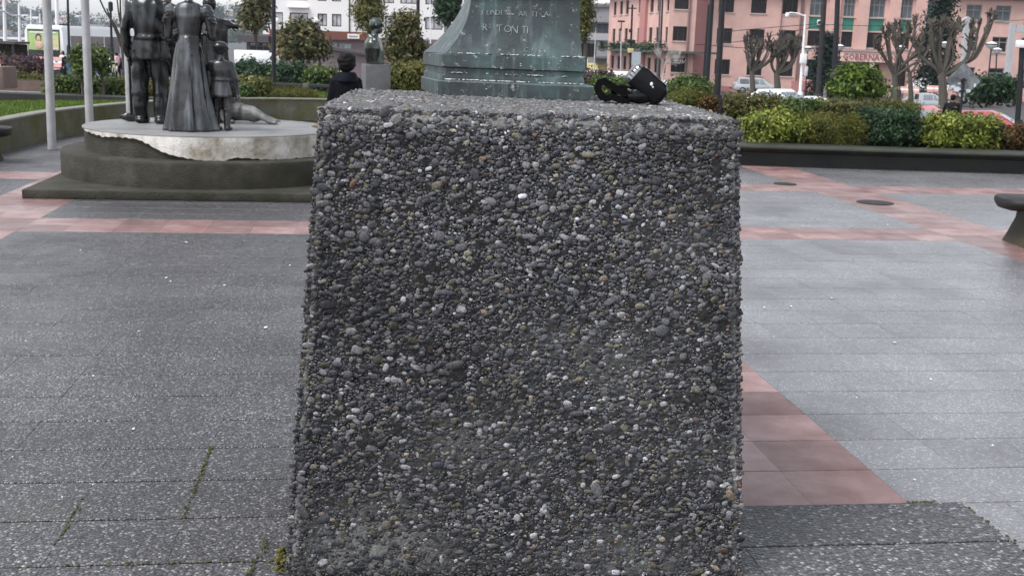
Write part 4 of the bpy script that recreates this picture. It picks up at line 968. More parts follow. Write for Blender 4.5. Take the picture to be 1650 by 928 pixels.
# bare trees
def bare(px, py, Y, spec, label, seed, r, knob=1.5, name='pollarded_tree', group=None, bark=None, twigs=0):
    """spec: limbs as pixel polylines from the trunk top"""
    b = at(px, py, Y); o = empty(name, tuple(b), label, 'tree', group=group); ob = np.array(b); rr = random.Random(seed); s = Y / FPX
    mb = MB(); t0 = spec[0]; P = [np.array(at(x, y, Y)) - ob for x, y in t0]
    mb.tube([P[0] - np.array([0, 0, .4])] + P, [r * 1.05] + [r * (.92 - .12 * i) for i in range(len(P))], 8); mb.build('trunk', bark or BARK, o, smooth=True)
    lm = MB()
    limbs = list(spec[1:])
    if twigs:
        for l in spec[1:]:
            for _ in range(2):
                ex_, ey = rr.uniform(-7, 7), rr.uniform(-4, 16); limbs.append([l[0]] + [(x + ex_ * (i + 1) / len(l), y + ey * (i + 1) / len(l)) for i, (x, y) in enumerate(l[1:])])
    for k, l in enumerate(limbs):
        dy = rr.uniform(-.8, .8)
        Q = [np.array(at(x, y, Y)) - ob + np.array([0, dy * i / (len(l) - 1) * 8 * s * 2, 0]) for i, (x, y) in enumerate(l)]
        lm.tube(spline(Q, 3), [r * (.4 if k < len(spec) - 1 else .27) * (1 - .4 * i / (3 * (len(Q) - 1))) for i in range(3 * (len(Q) - 1) + 1)], 6)
        if knob: lm.ell(Q[-1], (r * .3 * knob, r * .3 * knob, r * .5 * knob), sub=1)
        for _ in range(twigs * 3):
            e = Q[-1] + np.array([rr.gauss(0, 3) * s, rr.gauss(0, 3) * s, rr.uniform(3, 12) * s]); lm.tube([Q[-1], (Q[-1] + e) / 2 + np.array([rr.gauss(0, .8) * s, 0, 0]), e], [r * .2, r * .16, r * .1], 5)
        if twigs:
            for _ in range(8):
                m_ = Q[-2] + (Q[-1] - Q[-2]) * rr.random(); e = m_ + np.array([rr.gauss(0, 4) * s, rr.gauss(0, 4) * s, rr.uniform(5, 14) * s]); lm.tube([m_, e], [r * .2, r * .12], 5)
    lm.build('limb', bark or BARK, o, smooth=True); return o
PG = 'pollarded trees along the square'
bare(1213, 147, 100, [[(1213, 147), (1212, 125), (1211, 115)], [(1211, 118), (1205, 95), (1203, 62)], [(1211, 118), (1214, 100), (1214, 70)], [(1212, 116), (1222, 95), (1226, 72)], [(1212, 118), (1232, 104), (1248, 88), (1260, 78)], [(1212, 118), (1228, 100), (1237, 80), (1238, 62)], [(1211, 120), (1208, 100), (1222, 76)]], 'knobbly pollarded bare tree in front of the silver wagon', 3, .27, 1.5, group=PG, twigs=2)
bare(1253, 143, 100, [[(1253, 143), (1252, 128), (1251, 118)], [(1251, 120), (1244, 105), (1248, 80)], [(1251, 120), (1254, 98), (1252, 72)], [(1252, 120), (1264, 100), (1268, 66)], [(1252, 120), (1274, 104), (1284, 84), (1288, 66)], [(1251, 118), (1260, 98), (1258, 60)], [(1252, 120), (1270, 108), (1278, 90), (1277, 70)]], 'knobbly pollarded bare tree left of the white camera pole', 4, .33, 1.5, group=PG, twigs=3)
bare(1444, 160, 78, [[(1444, 160), (1443, 138), (1441, 122)], [(1441, 125), (1430, 100), (1418, 78), (1410, 66)], [(1441, 125), (1434, 96), (1430, 64), (1427, 48)], [(1442, 124), (1445, 95), (1456, 70), (1462, 45)], [(1442, 124), (1460, 100), (1478, 85), (1490, 60)], [(1442, 124), (1450, 100), (1448, 70), (1452, 40)], [(1442, 124), (1470, 104), (1486, 96), (1502, 70)]], 'big pollarded bare tree with many upright limbs behind the red cars', 5, .25, 1.2, group=PG, twigs=3)
bare(1520, 170, 74, [[(1520, 172), (1519, 140), (1518, 118)], [(1518, 122), (1508, 100), (1500, 72), (1498, 40)], [(1518, 122), (1526, 95), (1532, 60), (1545, 40)], [(1518, 122), (1530, 104), (1536, 84), (1530, 40)], [(1519, 124), (1546, 104), (1570, 92), (1590, 52), (1598, 25)], [(1519, 124), (1550, 104), (1564, 84), (1572, 40)], [(1519, 124), (1505, 108), (1486, 92), (1470, 64)], [(1519, 122), (1514, 90), (1516, 50), (1520, 35)]], 'thick-trunked pollarded bare tree just left of the diamond sign', 6, .34, 1.0, group=PG, twigs=3)
bare(1468, 158, 86, [[(1468, 158), (1467, 135), (1466, 118)], [(1466, 120), (1462, 96), (1472, 66), (1474, 36)], [(1466, 120), (1480, 96), (1484, 62)], [(1466, 120), (1456, 100), (1444, 70), (1440, 50)]], 'slimmer pollarded bare tree between two thicker ones', 7, .22, 1.3, group=PG, twigs=3)
bare(200, 130, 34, [[(202, 134), (200, 100), (197, 60), (196, 45)], [(196, 66), (186, 42), (172, 20), (160, -8)], [(197, 48), (190, 28), (184, -6)], [(197, 50), (196, 24), (197, -8)], [(200, 90), (190, 62), (180, 38), (170, 14)], [(196, 45), (206, 20), (212, -8)]], 'dark bare young tree behind the third flagpole', 8, .085, 0, name='bare_tree', bark=BARK_D, twigs=0)
bare(1066, 150, 60, [[(1066, 150), (1069, 120), (1072, 100)], [(1072, 102), (1082, 94), (1094, 90)], [(1072, 102), (1086, 102), (1096, 104)], [(1072, 102), (1076, 90), (1088, 84)], [(1072, 104), (1062, 92), (1058, 88)]], 'thin pale bare sapling behind the black camera', 9, .045, 0, name='bare_sapling', bark=M('pale_bark', (.4, .38, .35), .8), twigs=2)
def conifer(px, py0, py1, w, Y, label, seed):
    b = at(px, py1, Y); t = at(px, py0, Y); H = t[2] - b[2]; o = empty('conifer', tuple(b), label, 'tree'); hw = w / 2 * Y / FPX
    mb = MB(); mb.tube([(0, 0, -.3), (0, 0, H * .95)], [hw * .12, .03], 8); mb.build('trunk', BARK_D, o, smooth=True); L = ([], [], [])
    for k in range(13):
        z = H * (.08 + .88 * k / 12); r = hw * (1.1 - .95 * (k / 12) ** 1.3); leaves(L, 420, (random.gauss(0, hw * .06), 0, z), (r, r, H * .055), .018 * Y / 8, GREENS['conifer'], seed + k, surf=.8, droop=.4, flat=.6)
    leaf_mesh('crown', L, o)
conifer(1328, 62, 158, 46, 104, 'dark dense conifer beside the black pole before the pink entrance', 400)
conifer(1504, -45, 150, 62, 100, 'tall dark conifer rising before the pink building behind the bare trees', 500)

# grass blades on the lawn
def grass():
    rr = np.random.default_rng(9); V, F, T = [], [], []; n = 26000
    k = rr.integers(0, len(LAWN) - 1, n); f = rr.random(n); t = rr.random(n) ** 1.6
    A = np.array([a for a, b in LAWN]); B = np.array([b for a, b in LAWN])
    p = (A[k] * (1 - f)[:, None] + A[k + 1] * f[:, None]) * (1 - t)[:, None] + (B[k] * (1 - f)[:, None] + B[k + 1] * f[:, None]) * t[:, None]
    h = rr.uniform(.03, .085, n); a = rr.uniform(0, 6.28, n); d = np.stack([np.cos(a), np.sin(a)], 1) * .012; l = rr.normal(0, .022, (n, 2)); z = .38 + np.where(p[:, 0] < -6, -.28, .02) * t
    q = np.stack([np.column_stack([p - d, z]), np.column_stack([p + d, z]), np.column_stack([p + l + d * .3, z + h]), np.column_stack([p + l - d * .3, z + h])], 1)
    cols = np.array([(.06, .11, .015), (.10, .17, .025), (.16, .22, .04)])[rr.integers(0, 3, n)]
    o = leaf_mesh('grass', ([q.reshape(-1, 3)], [np.arange(n * 4).reshape(n, 4)], [np.repeat(np.hstack([cols, np.ones((n, 1))]), 4, 0)]), None); tag(o, kind='stuff')
grass()
# moss in the joints and fallen petals on the paving
def moss():
    rr = np.random.default_rng(21); V, F, T = [], [], []; v0, f0 = ICO1; off = 0
    def line(u0, v0_, u1, v1_, n, w, z=.002):
        nonlocal off
        for _ in range(n):
            t = rr.random(); q = UV(u0 + (u1 - u0) * t + rr.normal(0, w), v0_ + (v1_ - v0_) * t + rr.normal(0, w), z); s = rr.uniform(.003, .008)
            V.append(v0 * np.array([s, s * 1.4, s * rr.uniform(.25, .5)]) + q); F.append(np.array(f0) + off); off += len(v0); c = np.array([.085, .088, .035]) * rr.uniform(.5, 1.5); T.append(np.tile(np.append(c, 1), (len(v0), 1)))
    uA, uB = U0 - 6 * TU, U0 - 7 * TU
    line(uA, 4.16, uA, 4.95, 100, .005); line(uB, 3.95, uB, 4.4, 22, .005)
    vr = V0 - 18 * TV; line(U0 - 7.3 * TU, vr, U0 - 5.1 * TU, vr, 36, .006); line(-.42, 3.55, -.36, 3.95, 50, .008, .008)
    line(U0 + TU * 1.0, 4.165, U0 + TU * 1.3, 4.17, 40, .008, .006); line(2.447, 3.2, 2.447, 4.16, 110, .010, .003)
    pass
    for x, y, k in ((-.76, 3.64, 110),):
        for _ in range(k):
            s = rr.uniform(.004, .011); q = np.array([x + abs(rr.normal(0, .05)) - .03, y + .01 + rr.normal(0, .012), abs(rr.normal(0, .035))])
            V.append(v0 * np.array([s, s, s * .7]) + q); F.append(np.array(f0) + off); off += len(v0); c = np.array([.13, .125, .03]) * rr.uniform(.5, 1.5); T.append(np.tile(np.append(c, 1), (len(v0), 1)))
    V, F, T = map(np.concatenate, (V, F, T)); me = bpy.data.meshes.new('moss'); me.from_pydata(V.tolist(), [], F.tolist()); a = me.attributes.new('tint', 'FLOAT_COLOR', 'POINT'); a.data.foreach_set('color', T.astype(np.float32).ravel()); me.materials.append(leaf_mat('moss_leaf', .9)); tag(link('moss', me), kind='stuff')
moss()
def petals():
    rr = random.Random(4); mb = MB()
    for px, py, s in [(215, 690, 10), (300, 390, 7), (362, 459, 7), (268, 447, 7), (467, 427, 6), (130, 403, 5), (224, 533, 6), (428, 527, 9), (42, 549, 5), (345, 578, 5), (150, 605, 6), (275, 453, 5), (490, 620, 5), (1474, 772, 9), (1440, 852, 10), (1442, 551, 7), (1275, 493, 7), (1232, 495, 5), (1340, 480, 5), (1430, 362, 5), (1600, 717, 6), (1380, 640, 4), (1500, 610, 5), (20, 735, 5), (100, 800, 5), (150, 780, 4)]:
        p = onz(px, py, .006); r = s / 2 / FPX * p[1] * .7; k = 7
        mb.add([(p[0] + r * rr.uniform(.6, 1.1) * math.cos(q * 6.28 / k), p[1] + 1.6 * r * rr.uniform(.6, 1.1) * math.sin(q * 6.28 / k), .004 + rr.uniform(0, .004)) for q in range(k)] + [(p[0], p[1], .009)], [(q, (q + 1) % k, k) for q in range(k)])
    tag(mb.build('fallen_petals', M('petal', (.75, .74, .72), .6)), kind='stuff')
petals()
# ------------------------------------------------------------------ buildings
PINK = M('pink_stucco', (.64, .405, .35), .8, var=.07, scale=1.2, dirt=(.40, .26, .235), dscale=.35, damt=.6)
PINK_D = M('deep_pink_stucco', (.40, .19, .18), .8, var=.08, scale=1.2)
WHITEW = M('white_stucco', (.78, .77, .76), .75, var=.05, scale=.8, dirt=(.6, .6, .58), dscale=.4, damt=.35)
GREENP = M('green_panel', (.045, .20, .145), .55, var=.15, scale=1.0)
BROWNF = M('brown_frame', (.055, .032, .026), .6); DARKF = M('dark_frame', (.035, .024, .022), .6); GREYF = M('grey_frame', (.25, .25, .25), .6)
GLASS_D = M('dark_pane', (.016, .014, .016), .25, spec=.25); GLASS_G = M('grey_pane', (.09, .10, .11), .12, var=.5, scale=.6); CURT = M('curtained_pane', (.40, .41, .43), .25, var=.45, scale=1.2)
GREYR = M('grey_roofing', (.42, .43, .44), .5, var=.1); DARKROOF = M('dark_roofing', (.075, .068, .072), .6, var=.2)
class Facade:
    """A plumb wall on a plan line from a to b, with real openings."""
    def __init__(s, a, b, z0, z1, parent):
        s.a, s.b = np.array(a, float), np.array(b, float); d = s.b - s.a; s.W = np.linalg.norm(d); s.d = d / s.W; s.n = np.array([s.d[1], -s.d[0]]); s.z0, s.z1, s.p = z0, z1, parent; s.holes = []; s.o = np.array(parent.location)
    def P(s, u, z, out=0.0): q = s.a + s.d * u + s.n * out; return (q[0] - s.o[0], q[1] - s.o[1], z - s.o[2])
    def u(s, px, py=100):
        d = ray(px, py); m = np.array([[d[0], -s.d[0]], [d[1], -s.d[1]]]); return np.linalg.solve(m, s.a)[1]
    def wall(s, mat, depth=.3, name='wall', caps=True):
        us = sorted({0, s.W, *[h for q in s.holes for h in q[:2]]}); zs = sorted({s.z0, s.z1, *[h for q in s.holes for h in q[2:4]]}); mb = MB()
        for i in range(len(us) - 1):
            for j in range(len(zs) - 1):
                um, zm = (us[i] + us[i + 1]) / 2, (zs[j] + zs[j + 1]) / 2
                if any(h[0] < um < h[1] and h[2] < zm < h[3] for h in s.holes): continue
                mb.quad(s.P(us[i], zs[j]), s.P(us[i + 1], zs[j]), s.P(us[i + 1], zs[j + 1]), s.P(us[i], zs[j + 1]))
        for h in s.holes:
            c = [(h[0], h[2]), (h[1], h[2]), (h[1], h[3]), (h[0], h[3])]
            for k in range(4):
                q, r = c[k], c[(k + 1) % 4]; mb.quad(s.P(*q), s.P(*r), s.P(*r, -depth), s.P(*q, -depth))
        B = 8.0
        if caps: mb.quad(s.P(0, s.z0), s.P(0, s.z1), s.P(0, s.z1, -B), s.P(0, s.z0, -B)); mb.quad(s.P(s.W, s.z0), s.P(s.W, s.z1), s.P(s.W, s.z1, -B), s.P(s.W, s.z0, -B)); mb.quad(s.P(0, s.z1), s.P(s.W, s.z1), s.P(s.W, s.z1, -B), s.P(0, s.z1, -B))
        return mb.build(name, mat, s.p)
    def box(s, mb, u0, u1, z0, z1, o0, o1):
        v = [s.P(u, z, o) for z in (z0, z1) for o in (o0, o1) for u in (u0, u1)]
        mb.add(v, [(0, 1, 3, 2), (4, 6, 7, 5), (0, 4, 5, 1), (2, 3, 7, 6), (0, 2, 6, 4), (1, 5, 7, 3)])
    def window(s, u0, u1, z0, z1, fm, pm, mull=1, bar=.08, sill=None, hole=True, trans=False):
        if hole: s.holes.append((u0, u1, z0, z1))
        mb = MB(); o0, o1 = -.20, -.12
        for a, b, c, d in ((u0, u0 + bar, z0, z1), (u1 - bar, u1, z0, z1), (u0 + bar, u1 - bar, z0, z0 + bar), (u0 + bar, u1 - bar, z1 - bar, z1)): s.box(mb, a, b, c, d, o0, o1)
        for k in range(mull): uu = u0 + (u1 - u0) * (k + 1) / (mull + 1); s.box(mb, uu - bar * .4, uu + bar * .4, z0 + bar, z1 - bar, o0 + .005, o1 - .005)
        if trans: zz = z0 + (z1 - z0) * .66; s.box(mb, u0 + bar, u1 - bar, zz - .04, zz + .04, o0 + .01, o1 - .01)
        w = mb.build('window', fm, s.p)
        mb = MB(); mb.quad(s.P(u0, z0, -.17), s.P(u1, z0, -.17), s.P(u1, z1, -.17), s.P(u0, z1, -.17)); mb.build('pane', pm, w)
        if sill: mb = MB(); s.box(mb, u0 - .1, u1 + .1, z0 - .12, z0 - .002, -.1, .1); mb.build('sill', sill, w)
        return w
def text_mesh(txt, size, mat, place, ext=.03):
    cu = bpy.data.curves.new('t', 'FONT'); cu.body = txt; cu.size = size; cu.extrude = ext; cu.resolution_u = 1; cu.align_x = 'CENTER'; cu.offset = .01 * size
    o = bpy.data.objects.new('t', cu); COL.objects.link(o); dg = bpy.context.evaluated_depsgraph_get(); me = bpy.data.meshes.new_from_object(o.evaluated_get(dg)); bpy.data.objects.remove(o)
    for v in me.vertices: v.co = place(v.co.x, v.co.y, v.co.z)
    me.materials.clear(); me.materials.append(mat); return me

# --- pink government building
PY = 128.0; ZG = gz(20, PY) - .3
pk = empty('pink_building', (35, PY, ZG), 'long pink three-storey corner building with green panels and an entrance sign', 'building')
hz = lambda px: proj((at(px, 90, 1e5)[0] / 1e5 * 100, 100, CAMH))[1]
F = Facade((20.6, PY), (66, PY), ZG, 8.35, pk)
SILL = M('pale_sill', (.5, .40, .36), .8)
rows = ((-.62, 1.0), (2.72, 4.35), (6.05, 7.7))
for px in (1152, 1204, 1254, 1548, 1595, 1642):
    u = F.u(px)
    for k, (z0, z1) in enumerate(rows):
        if px < 1300 or k < 3: F.window(u, u + 1.68, z0, z1, DARKF if px < 1300 else GREYF, GLASS_D if (px < 1300 or k < 2) else GLASS_G, 1 if px > 1300 else 2, .09, SILL, trans=px > 1300)
for px0, px1 in ((1298, 1322), (1352, 1370), (1392, 1418), (1441, 1462), (1484, 1506)):
    u0, u1 = F.u(px0), F.u(px1)
    F.window(u0, u1, 6.0, 8.0, GREYF, GLASS_G, 2, .08, SILL, trans=True); F.window(u0, u1, 2.75, 4.4, DARKF, GLASS_D, 1, .08, SILL)
    F.holes.append((u0, u1, 4.55, 5.86)); mb = MB(); F.box(mb, u0, u1, 4.55, 5.86, -.22, -.10); mb.build('panel', GREENP, pk)
    if px0 == 1298: F.window(u0 + .2, u1, -.9, 1.3, DARKF, GLASS_D, 1)
    else: F.holes.append((u0, u1, ZG + .4, .95)); mb = MB(); F.box(mb, u0, u1, ZG + .4, .95, -.28, -.2); mb.build('door', DARKF, pk)
F.wall(PINK)
for px in (1328, 1374, 1424, 1466):          # projecting piers between the green bays
    u = F.u(px); mb = MB(); F.box(mb, u, F.u(px + 18), 2.5, 9.2, .003, .32); mb.build('pier', PINK, pk)
mb = MB(); F.box(mb, F.u(1290), F.u(1528), 8.36, 9.5, -6, .35); mb.build('parapet', GREENP, pk)
mb = MB(); F.box(mb, -.6, F.u(1289), 8.36, 8.75, -5, .7); F.box(mb, F.u(1530), F.W, 8.36, 8.62, -5, .7); mb.build('eave', DARKROOF, pk)
mb = MB(); v = [F.P(F.u(1529), 8.63, .8), F.P(F.W, 8.63, .8), F.P(F.W, 10.8, -5), F.P(F.u(1529), 10.8, -5)]; mb.quad(*v); mb.build('roof', GREYR, pk)
mb = MB(); F.box(mb, F.u(1351), F.u(1443), 1.22, 2.3, .004, 1.6); sg = mb.build('entrance_canopy', M('canopy_pink', (.68, .48, .43), .8), pk)
mb = MB(); F.box(mb, F.u(1350), F.u(1444), 2.3005, 2.46, -.0, 1.75); mb.build('canopy_rim', M('canopy_rim', (.36, .30, .30), .8), sg)
LET = M('sign_red', (.30, .12, .11), .6)
uc = F.u(1396); me = text_mesh('GOBERNACION', .93, LET, lambda x, y, z: F.P(uc + x * .93, .0 + 1.42 + y, 1.62 + z)); link('lettering', me, sg)
mb = MB(); F.box(mb, F.u(1396), F.u(1403), ZG + .2, 1.21, 1.1, 1.5); mb.build('canopy_post', M('cream_paint', (.5, .45, .33), .7), pk)
mb = MB(); F.box(mb, F.u(1278), F.u(1340), ZG, -1.05, .004, .2); F.box(mb, 0, F.u(1260), ZG, -1.9, .004, .1); mb.build('base_course', PINK_D, pk)
PIPE = M('downpipe', (.22, .14, .13), .6)
for px in (1253, 1284, 1287):
    mb = MB(); mb.tube([F.P(F.u(px), -1.5, .12), F.P(F.u(px), 8.3, .12)], .09 if px > 1260 else .05, 6); mb.build('downpipe', PIPE, pk, smooth=True)
mb = MB(); F.box(mb, F.u(1311), F.u(1317), 5.0, 5.55, -.05, .35); ac = mb.build('air_conditioner', M('white_unit', (.7, .7, .68), .5), pk, bevel=.03)
mb = MB(); q = F.P(F.u(1314), 5.27, .355); mb.tube([q, (q[0], q[1] - .03, q[2])], .19, 12); mb.build('fan_grille', DARKF, ac)
# corner: return, bay, canted wing
FR = Facade((18.9, 126.1), (20.6, PY - .004), ZG, 8.35, pk); FR.wall(PINK_D, name='return_wall', caps=False)
FB = Facade((16.0, 126.0), (18.9, 126.1), ZG, 8.35, pk)
for z0, z1 in rows: FB.window(.5, 2.25, z0 + .1, z1, DARKF, GLASS_D, 2, .09, SILL)
FB.wall(PINK, name='bay_wall', caps=False)
FL = Facade((11.5, 152), (16.0, 126.0), ZG - .4, 8.35, pk)
for px, w in ((986.5, 1.5), (996.5, 1.5), (1006, 1.5), (1026.5, 1.5), (1045, 1.4), (1056.5, 1.4), (1071.5, 1.3)):
    u = FL.u(px, 60)
    for k, (z0, z1) in enumerate(rows): FL.window(u, min(u + w, FL.W - .2), z0 - .1, z1 - .1, DARKF, GLASS_D, 0, .1, SILL)
FL.wall(PINK, .35, name='wing_wall', caps=False)
mb = MB(); FL.box(mb, FL.u(1033.5, 60), FL.u(1042, 60), ZG, 8.4, .004, .35); mb.build('pier', PINK_D, pk)
mb = MB(); FL.box(mb, -1, FL.W + .4, 8.36, 8.7, -6, .9); mb.build('wing_eave', M('green_roof_edge', (.05, .10, .08), .6), pk)
mb = MB(); v = [FL.P(-1, 8.71, .9), FL.P(FL.W + .4, 8.71, .9), FL.P(FL.W + .4, 10.5, -5), FL.P(-1, 10.5, -5)]; mb.quad(*v); mb.build('wing_roof', GREYR, pk)
CANO = M('weathered_canopy', (.07, .085, .075), .8, var=.3, scale=1.5)
mb = MB(); FL.box(mb, FL.u(984), FL.W - .01, 1.5, 1.72, .006, 1.7); mb.build('canopy', CANO, pk); mb = MB(); FB.box(mb, 0.0, FB.W + 2.4, 1.5, 1.73, .006, 1.9); mb.build('canopy', CANO, pk)
L = ([], [], [])
for t in np.linspace(.12, .99, 14):
    q = FL.P(FL.W * t, 2.0, .75); leaves(L, 130, q, (1.1, 1.5, random.uniform(.25, .6)), .16, GREENS['dark'], int(t * 1000))
leaf_mesh('ivy', L, pk)
mb = MB(); mb.tube([FB.P(2.12, ZG, .1), FB.P(2.12, 8.3, .1)], .14, 6); mb.build('downpipe', PIPE, pk, smooth=True)

# --- grey modern building
gb = empty('grey_building', (12, 172, ZG - 1), 'grey banded modern building with yellow awning beyond the pink one', 'building')
F = Facade((6.5, 172), (17, 172), ZG - 1.2, 8.2, gb); GREYC = M('grey_cladding', (.30, .29, .30), .6, var=.12, scale=.8); GREYC2 = M('dark_cladding', (.15, .14, .15), .6, var=.3, scale=.5)
for z0, z1, px0, px1 in ((3.95, 5.3, 944, 980), (1.35, 2.7, 966, 973), (.4, 2.4, 928, 960), (-3.3, -1.6, 946, 978)): F.window(max(.2, F.u(px0)), min(F.W - .2, F.u(px1)), z0, z1, DARKF, GLASS_D if z0 < 3 else GLASS_G, 3, .1)
F.wall(GREYC)
for z0, z1, m, o in ((5.5, 7.6, GREYC, .3), (2.9, 3.8, M('pale_cladding', (.42, .41, .42), .6), .35), (7.62, 8.0, GREYC2, .6)): mb = MB(); F.box(mb, .0, F.W, z0, z1, .004, o); mb.build('band', m, gb)
mb = MB(); F.box(mb, F.u(955), F.u(982), .3, .62, .01, 2.4); mb.build('canopy', GREYC2, gb)
mb = MB(); v = [F.P(F.u(947), -.4, .02), F.P(F.u(978), -.4, .02), F.P(F.u(978), -1.5, 1.8), F.P(F.u(947), -1.5, 1.8)]; mb.quad(*v); mb.quad(v[3], v[2], F.P(F.u(978), -1.75, 1.8), F.P(F.u(947), -1.75, 1.8)); mb.build('awning', M('yellow_awning', (.45, .40, .18), .7), gb)

# --- white building with brown windows
wb = empty('white_building', (-20, 150, gz(-20, 150) - .3), 'white apartment block with brown window frames behind the garden', 'building')
F = Facade((-33.2, 150), (-4.5, 150), gz(-20, 150) - .5, 10.2, wb)
W2 = [(425, 456), (467, 496), (512, 526.5), (535, 549.5), (617, 634), (644, 671), (684, 712)]
for i, (p0, p1) in enumerate(W2):
    F.window(F.u(p0), F.u(p1), 6.55, 8.4, BROWNF, CURT, 1 if i not in (5, 6) else 2, .12)
for i, (p0, p1) in enumerate([(428, 456.5), (467.5, 496.5), (512, 527), (535, 550), (588, 604), (620, 640), (684, 712)]):
    z0 = 3.42 if i != 1 else 2.75
    F.window(F.u(p0), F.u(p1), z0, 4.98, BROWNF, CURT, 1, .12)
F.window(F.u(684), F.u(712), .3, 1.6, BROWNF, GLASS_D, 1, .12)
F.wall(WHITEW)
mb = MB(); F.box(mb, F.u(465), F.u(498), 5.6, 5.75, .004, .7); mb.build('balcony_slab', WHITEW, wb)
for px in (563, 716): mb = MB(); mb.tube([F.P(F.u(px), 0, .08), F.P(F.u(px), 10, .08)], .08, 6); mb.build('downpipe', DARKF, wb)
mb = MB(); F.box(mb, -.5, F.W + .5, 10.21, 10.6, -8, .8); mb.build('roof', DARKROOF, wb)
for px, lab in ((506.5, 'broad white vent pillar with a cap above the brown shop roof'), (445, 'narrow white vent pillar half behind the black lamp post')):
    Y = 143; b = at(px, 54, Y); o = empty('vent_pillar', (b[0], Y, b[2]), lab, 'chimney'); r = .42 if px > 500 else .3
    mb = MB(); mb.lathe([(r, -2.5), (r, 1.1), (r * .95, 1.3)], 14); mb.build('pillar', WHITEW, o, smooth=True, sharp=40); mb = MB(); mb.lathe([(r * 1.5, 1.301), (r * 1.5, 1.55), (r * 1.1, 1.75), (r * .3, 1.85)], 14); mb.build('cap', WHITEW, o, smooth=True, sharp=40)

# --- low shops in front of it
sh = empty('shop_row', (-22, 140, gz(-20, 140) - .3), 'low row of shops with brown fascia and dark lean-to roof', 'building')
F = Facade((-33, 140), (-9.5, 140), gz(-20, 140) - .5, 2.15, sh); PURP = M('mauve_render', (.17, .13, .135), .8, var=.12); FASC = M('red_brown_fascia', (.16, .06, .045), .7)
for p0, p1, z0, z1 in ((402, 436, .2, .75), (530, 543, .75, 1.4), (546, 566, .75, 1.4)): F.window(F.u(p0), F.u(p1), z0, z1, GREYF, GLASS_D if p0 < 500 else CURT, 2, .06)
F.wall(PURP)
mb = MB(); F.box(mb, F.u(436), F.u(594), 1.75, 2.75, .005, .5); mb.build('fascia', FASC, sh); mb = MB(); F.box(mb, F.u(388), F.u(437), 1.15, 1.95, .006, 1.4); mb.build('eave', DARKROOF, sh)
mb = MB(); v = [(528, 1.1, 1.2), (600, .35, 3.0), (600, .1, 3.0), (528, .75, 1.2)]; a = [F.P(F.u(p), z, .3) for p, z, o in v]; b = [F.P(F.u(p), z, 5.0) for p, z, o in v]; mb.loft([a, b]); mb.build('lean_to_roof', DARKROOF, sh)
mb = MB(); F.box(mb, F.u(532), F.u(598), gz(-20, 140), .4, .3, 4.5); mb.build('lean_to_wall', PURP, sh)
mb = MB(); F.box(mb, F.u(402), F.u(434), .78, 1.1, .01, .12); s_ = mb.build('sign_board', M('sign_dark', (.03, .03, .035), .5), sh)
for px, w in ((404, 8), (415, 2), (424, 6)): mb = MB(); F.box(mb, F.u(px), F.u(px + w), .87, 1.0, .121, .13); mb.build('sign_mark', WHT, s_)
mb = MB(); F.box(mb, F.u(561), F.u(580), 1.95, 2.5, .501, .6); s_ = mb.build('name_board', WHITEW, sh)
mb = MB(); pts = [F.P(F.u(563 + k * 1.2), 2.22 + .1 * math.sin(k * 1.9), .62) for k in range(13)]; mb.tube(pts, .035, 5); mb.build('script_mark', DARKF, s_)
dk = empty('dark_shelter', (at(700, 120, 48)[0], 48, gz(-3, 48)), 'dark flat-roofed shelter behind the bronze base left side', 'shelter')
zz = at(700, 74, 48)[2] - dk.location[2]
mb = MB(); mb.box((0, 1.5, zz), (2.3, 3, .14)); mb.build('roof', DARKROOF, dk)
for x in (-1, 1): mb = MB(); mb.box((x, .2, zz / 2 - .08), (.1, .1, zz)); mb.build('post', DARKF, dk)
mb = MB(); mb.box((0, 2.9, zz / 2 - .2), (2.2, .08, zz - .5)); mb.build('back_panel', M('shelter_dark', (.02, .02, .02), .6), dk)

# ------------------------------------------------------------------ hillside town across the water
def hills():
    mb = MB(); xs = np.linspace(-1000, 500, 90); rr = random.Random(3); rows_ = 26
    def hgt(x, t):
        ridge = 32 + 14 * math.sin(x * .006 + 1.2) + 7 * math.sin(x * .017) + 4 * math.sin(x * .041 + 2) - 14 * math.exp(-((x + 430) / 45) ** 2)
        return -12 + (ridge + 12) * sst(t) + 2.0 * math.sin(x * .05 + t * 9) * t
    vs = [(x, 700 + 700 * j / (rows_ - 1), hgt(x, j / (rows_ - 1))) for j in range(rows_) for x in xs]; n = len(xs)
    vs += [(x, 1900, -20) for x in xs]
    mb.add(vs, [(j * n + i, j * n + i + 1, (j + 1) * n + i + 1, (j + 1) * n + i) for j in range(rows_) for i in range(n - 1)])
    tag(mb.build('hills', M('wooded_slope', (.05, .062, .05), .9, var=.55, scale=.05, dirt=(.12, .11, .10), dscale=.02, damt=.5, coords='World'), smooth=True), kind='structure')
    return hgt
HG = hills()
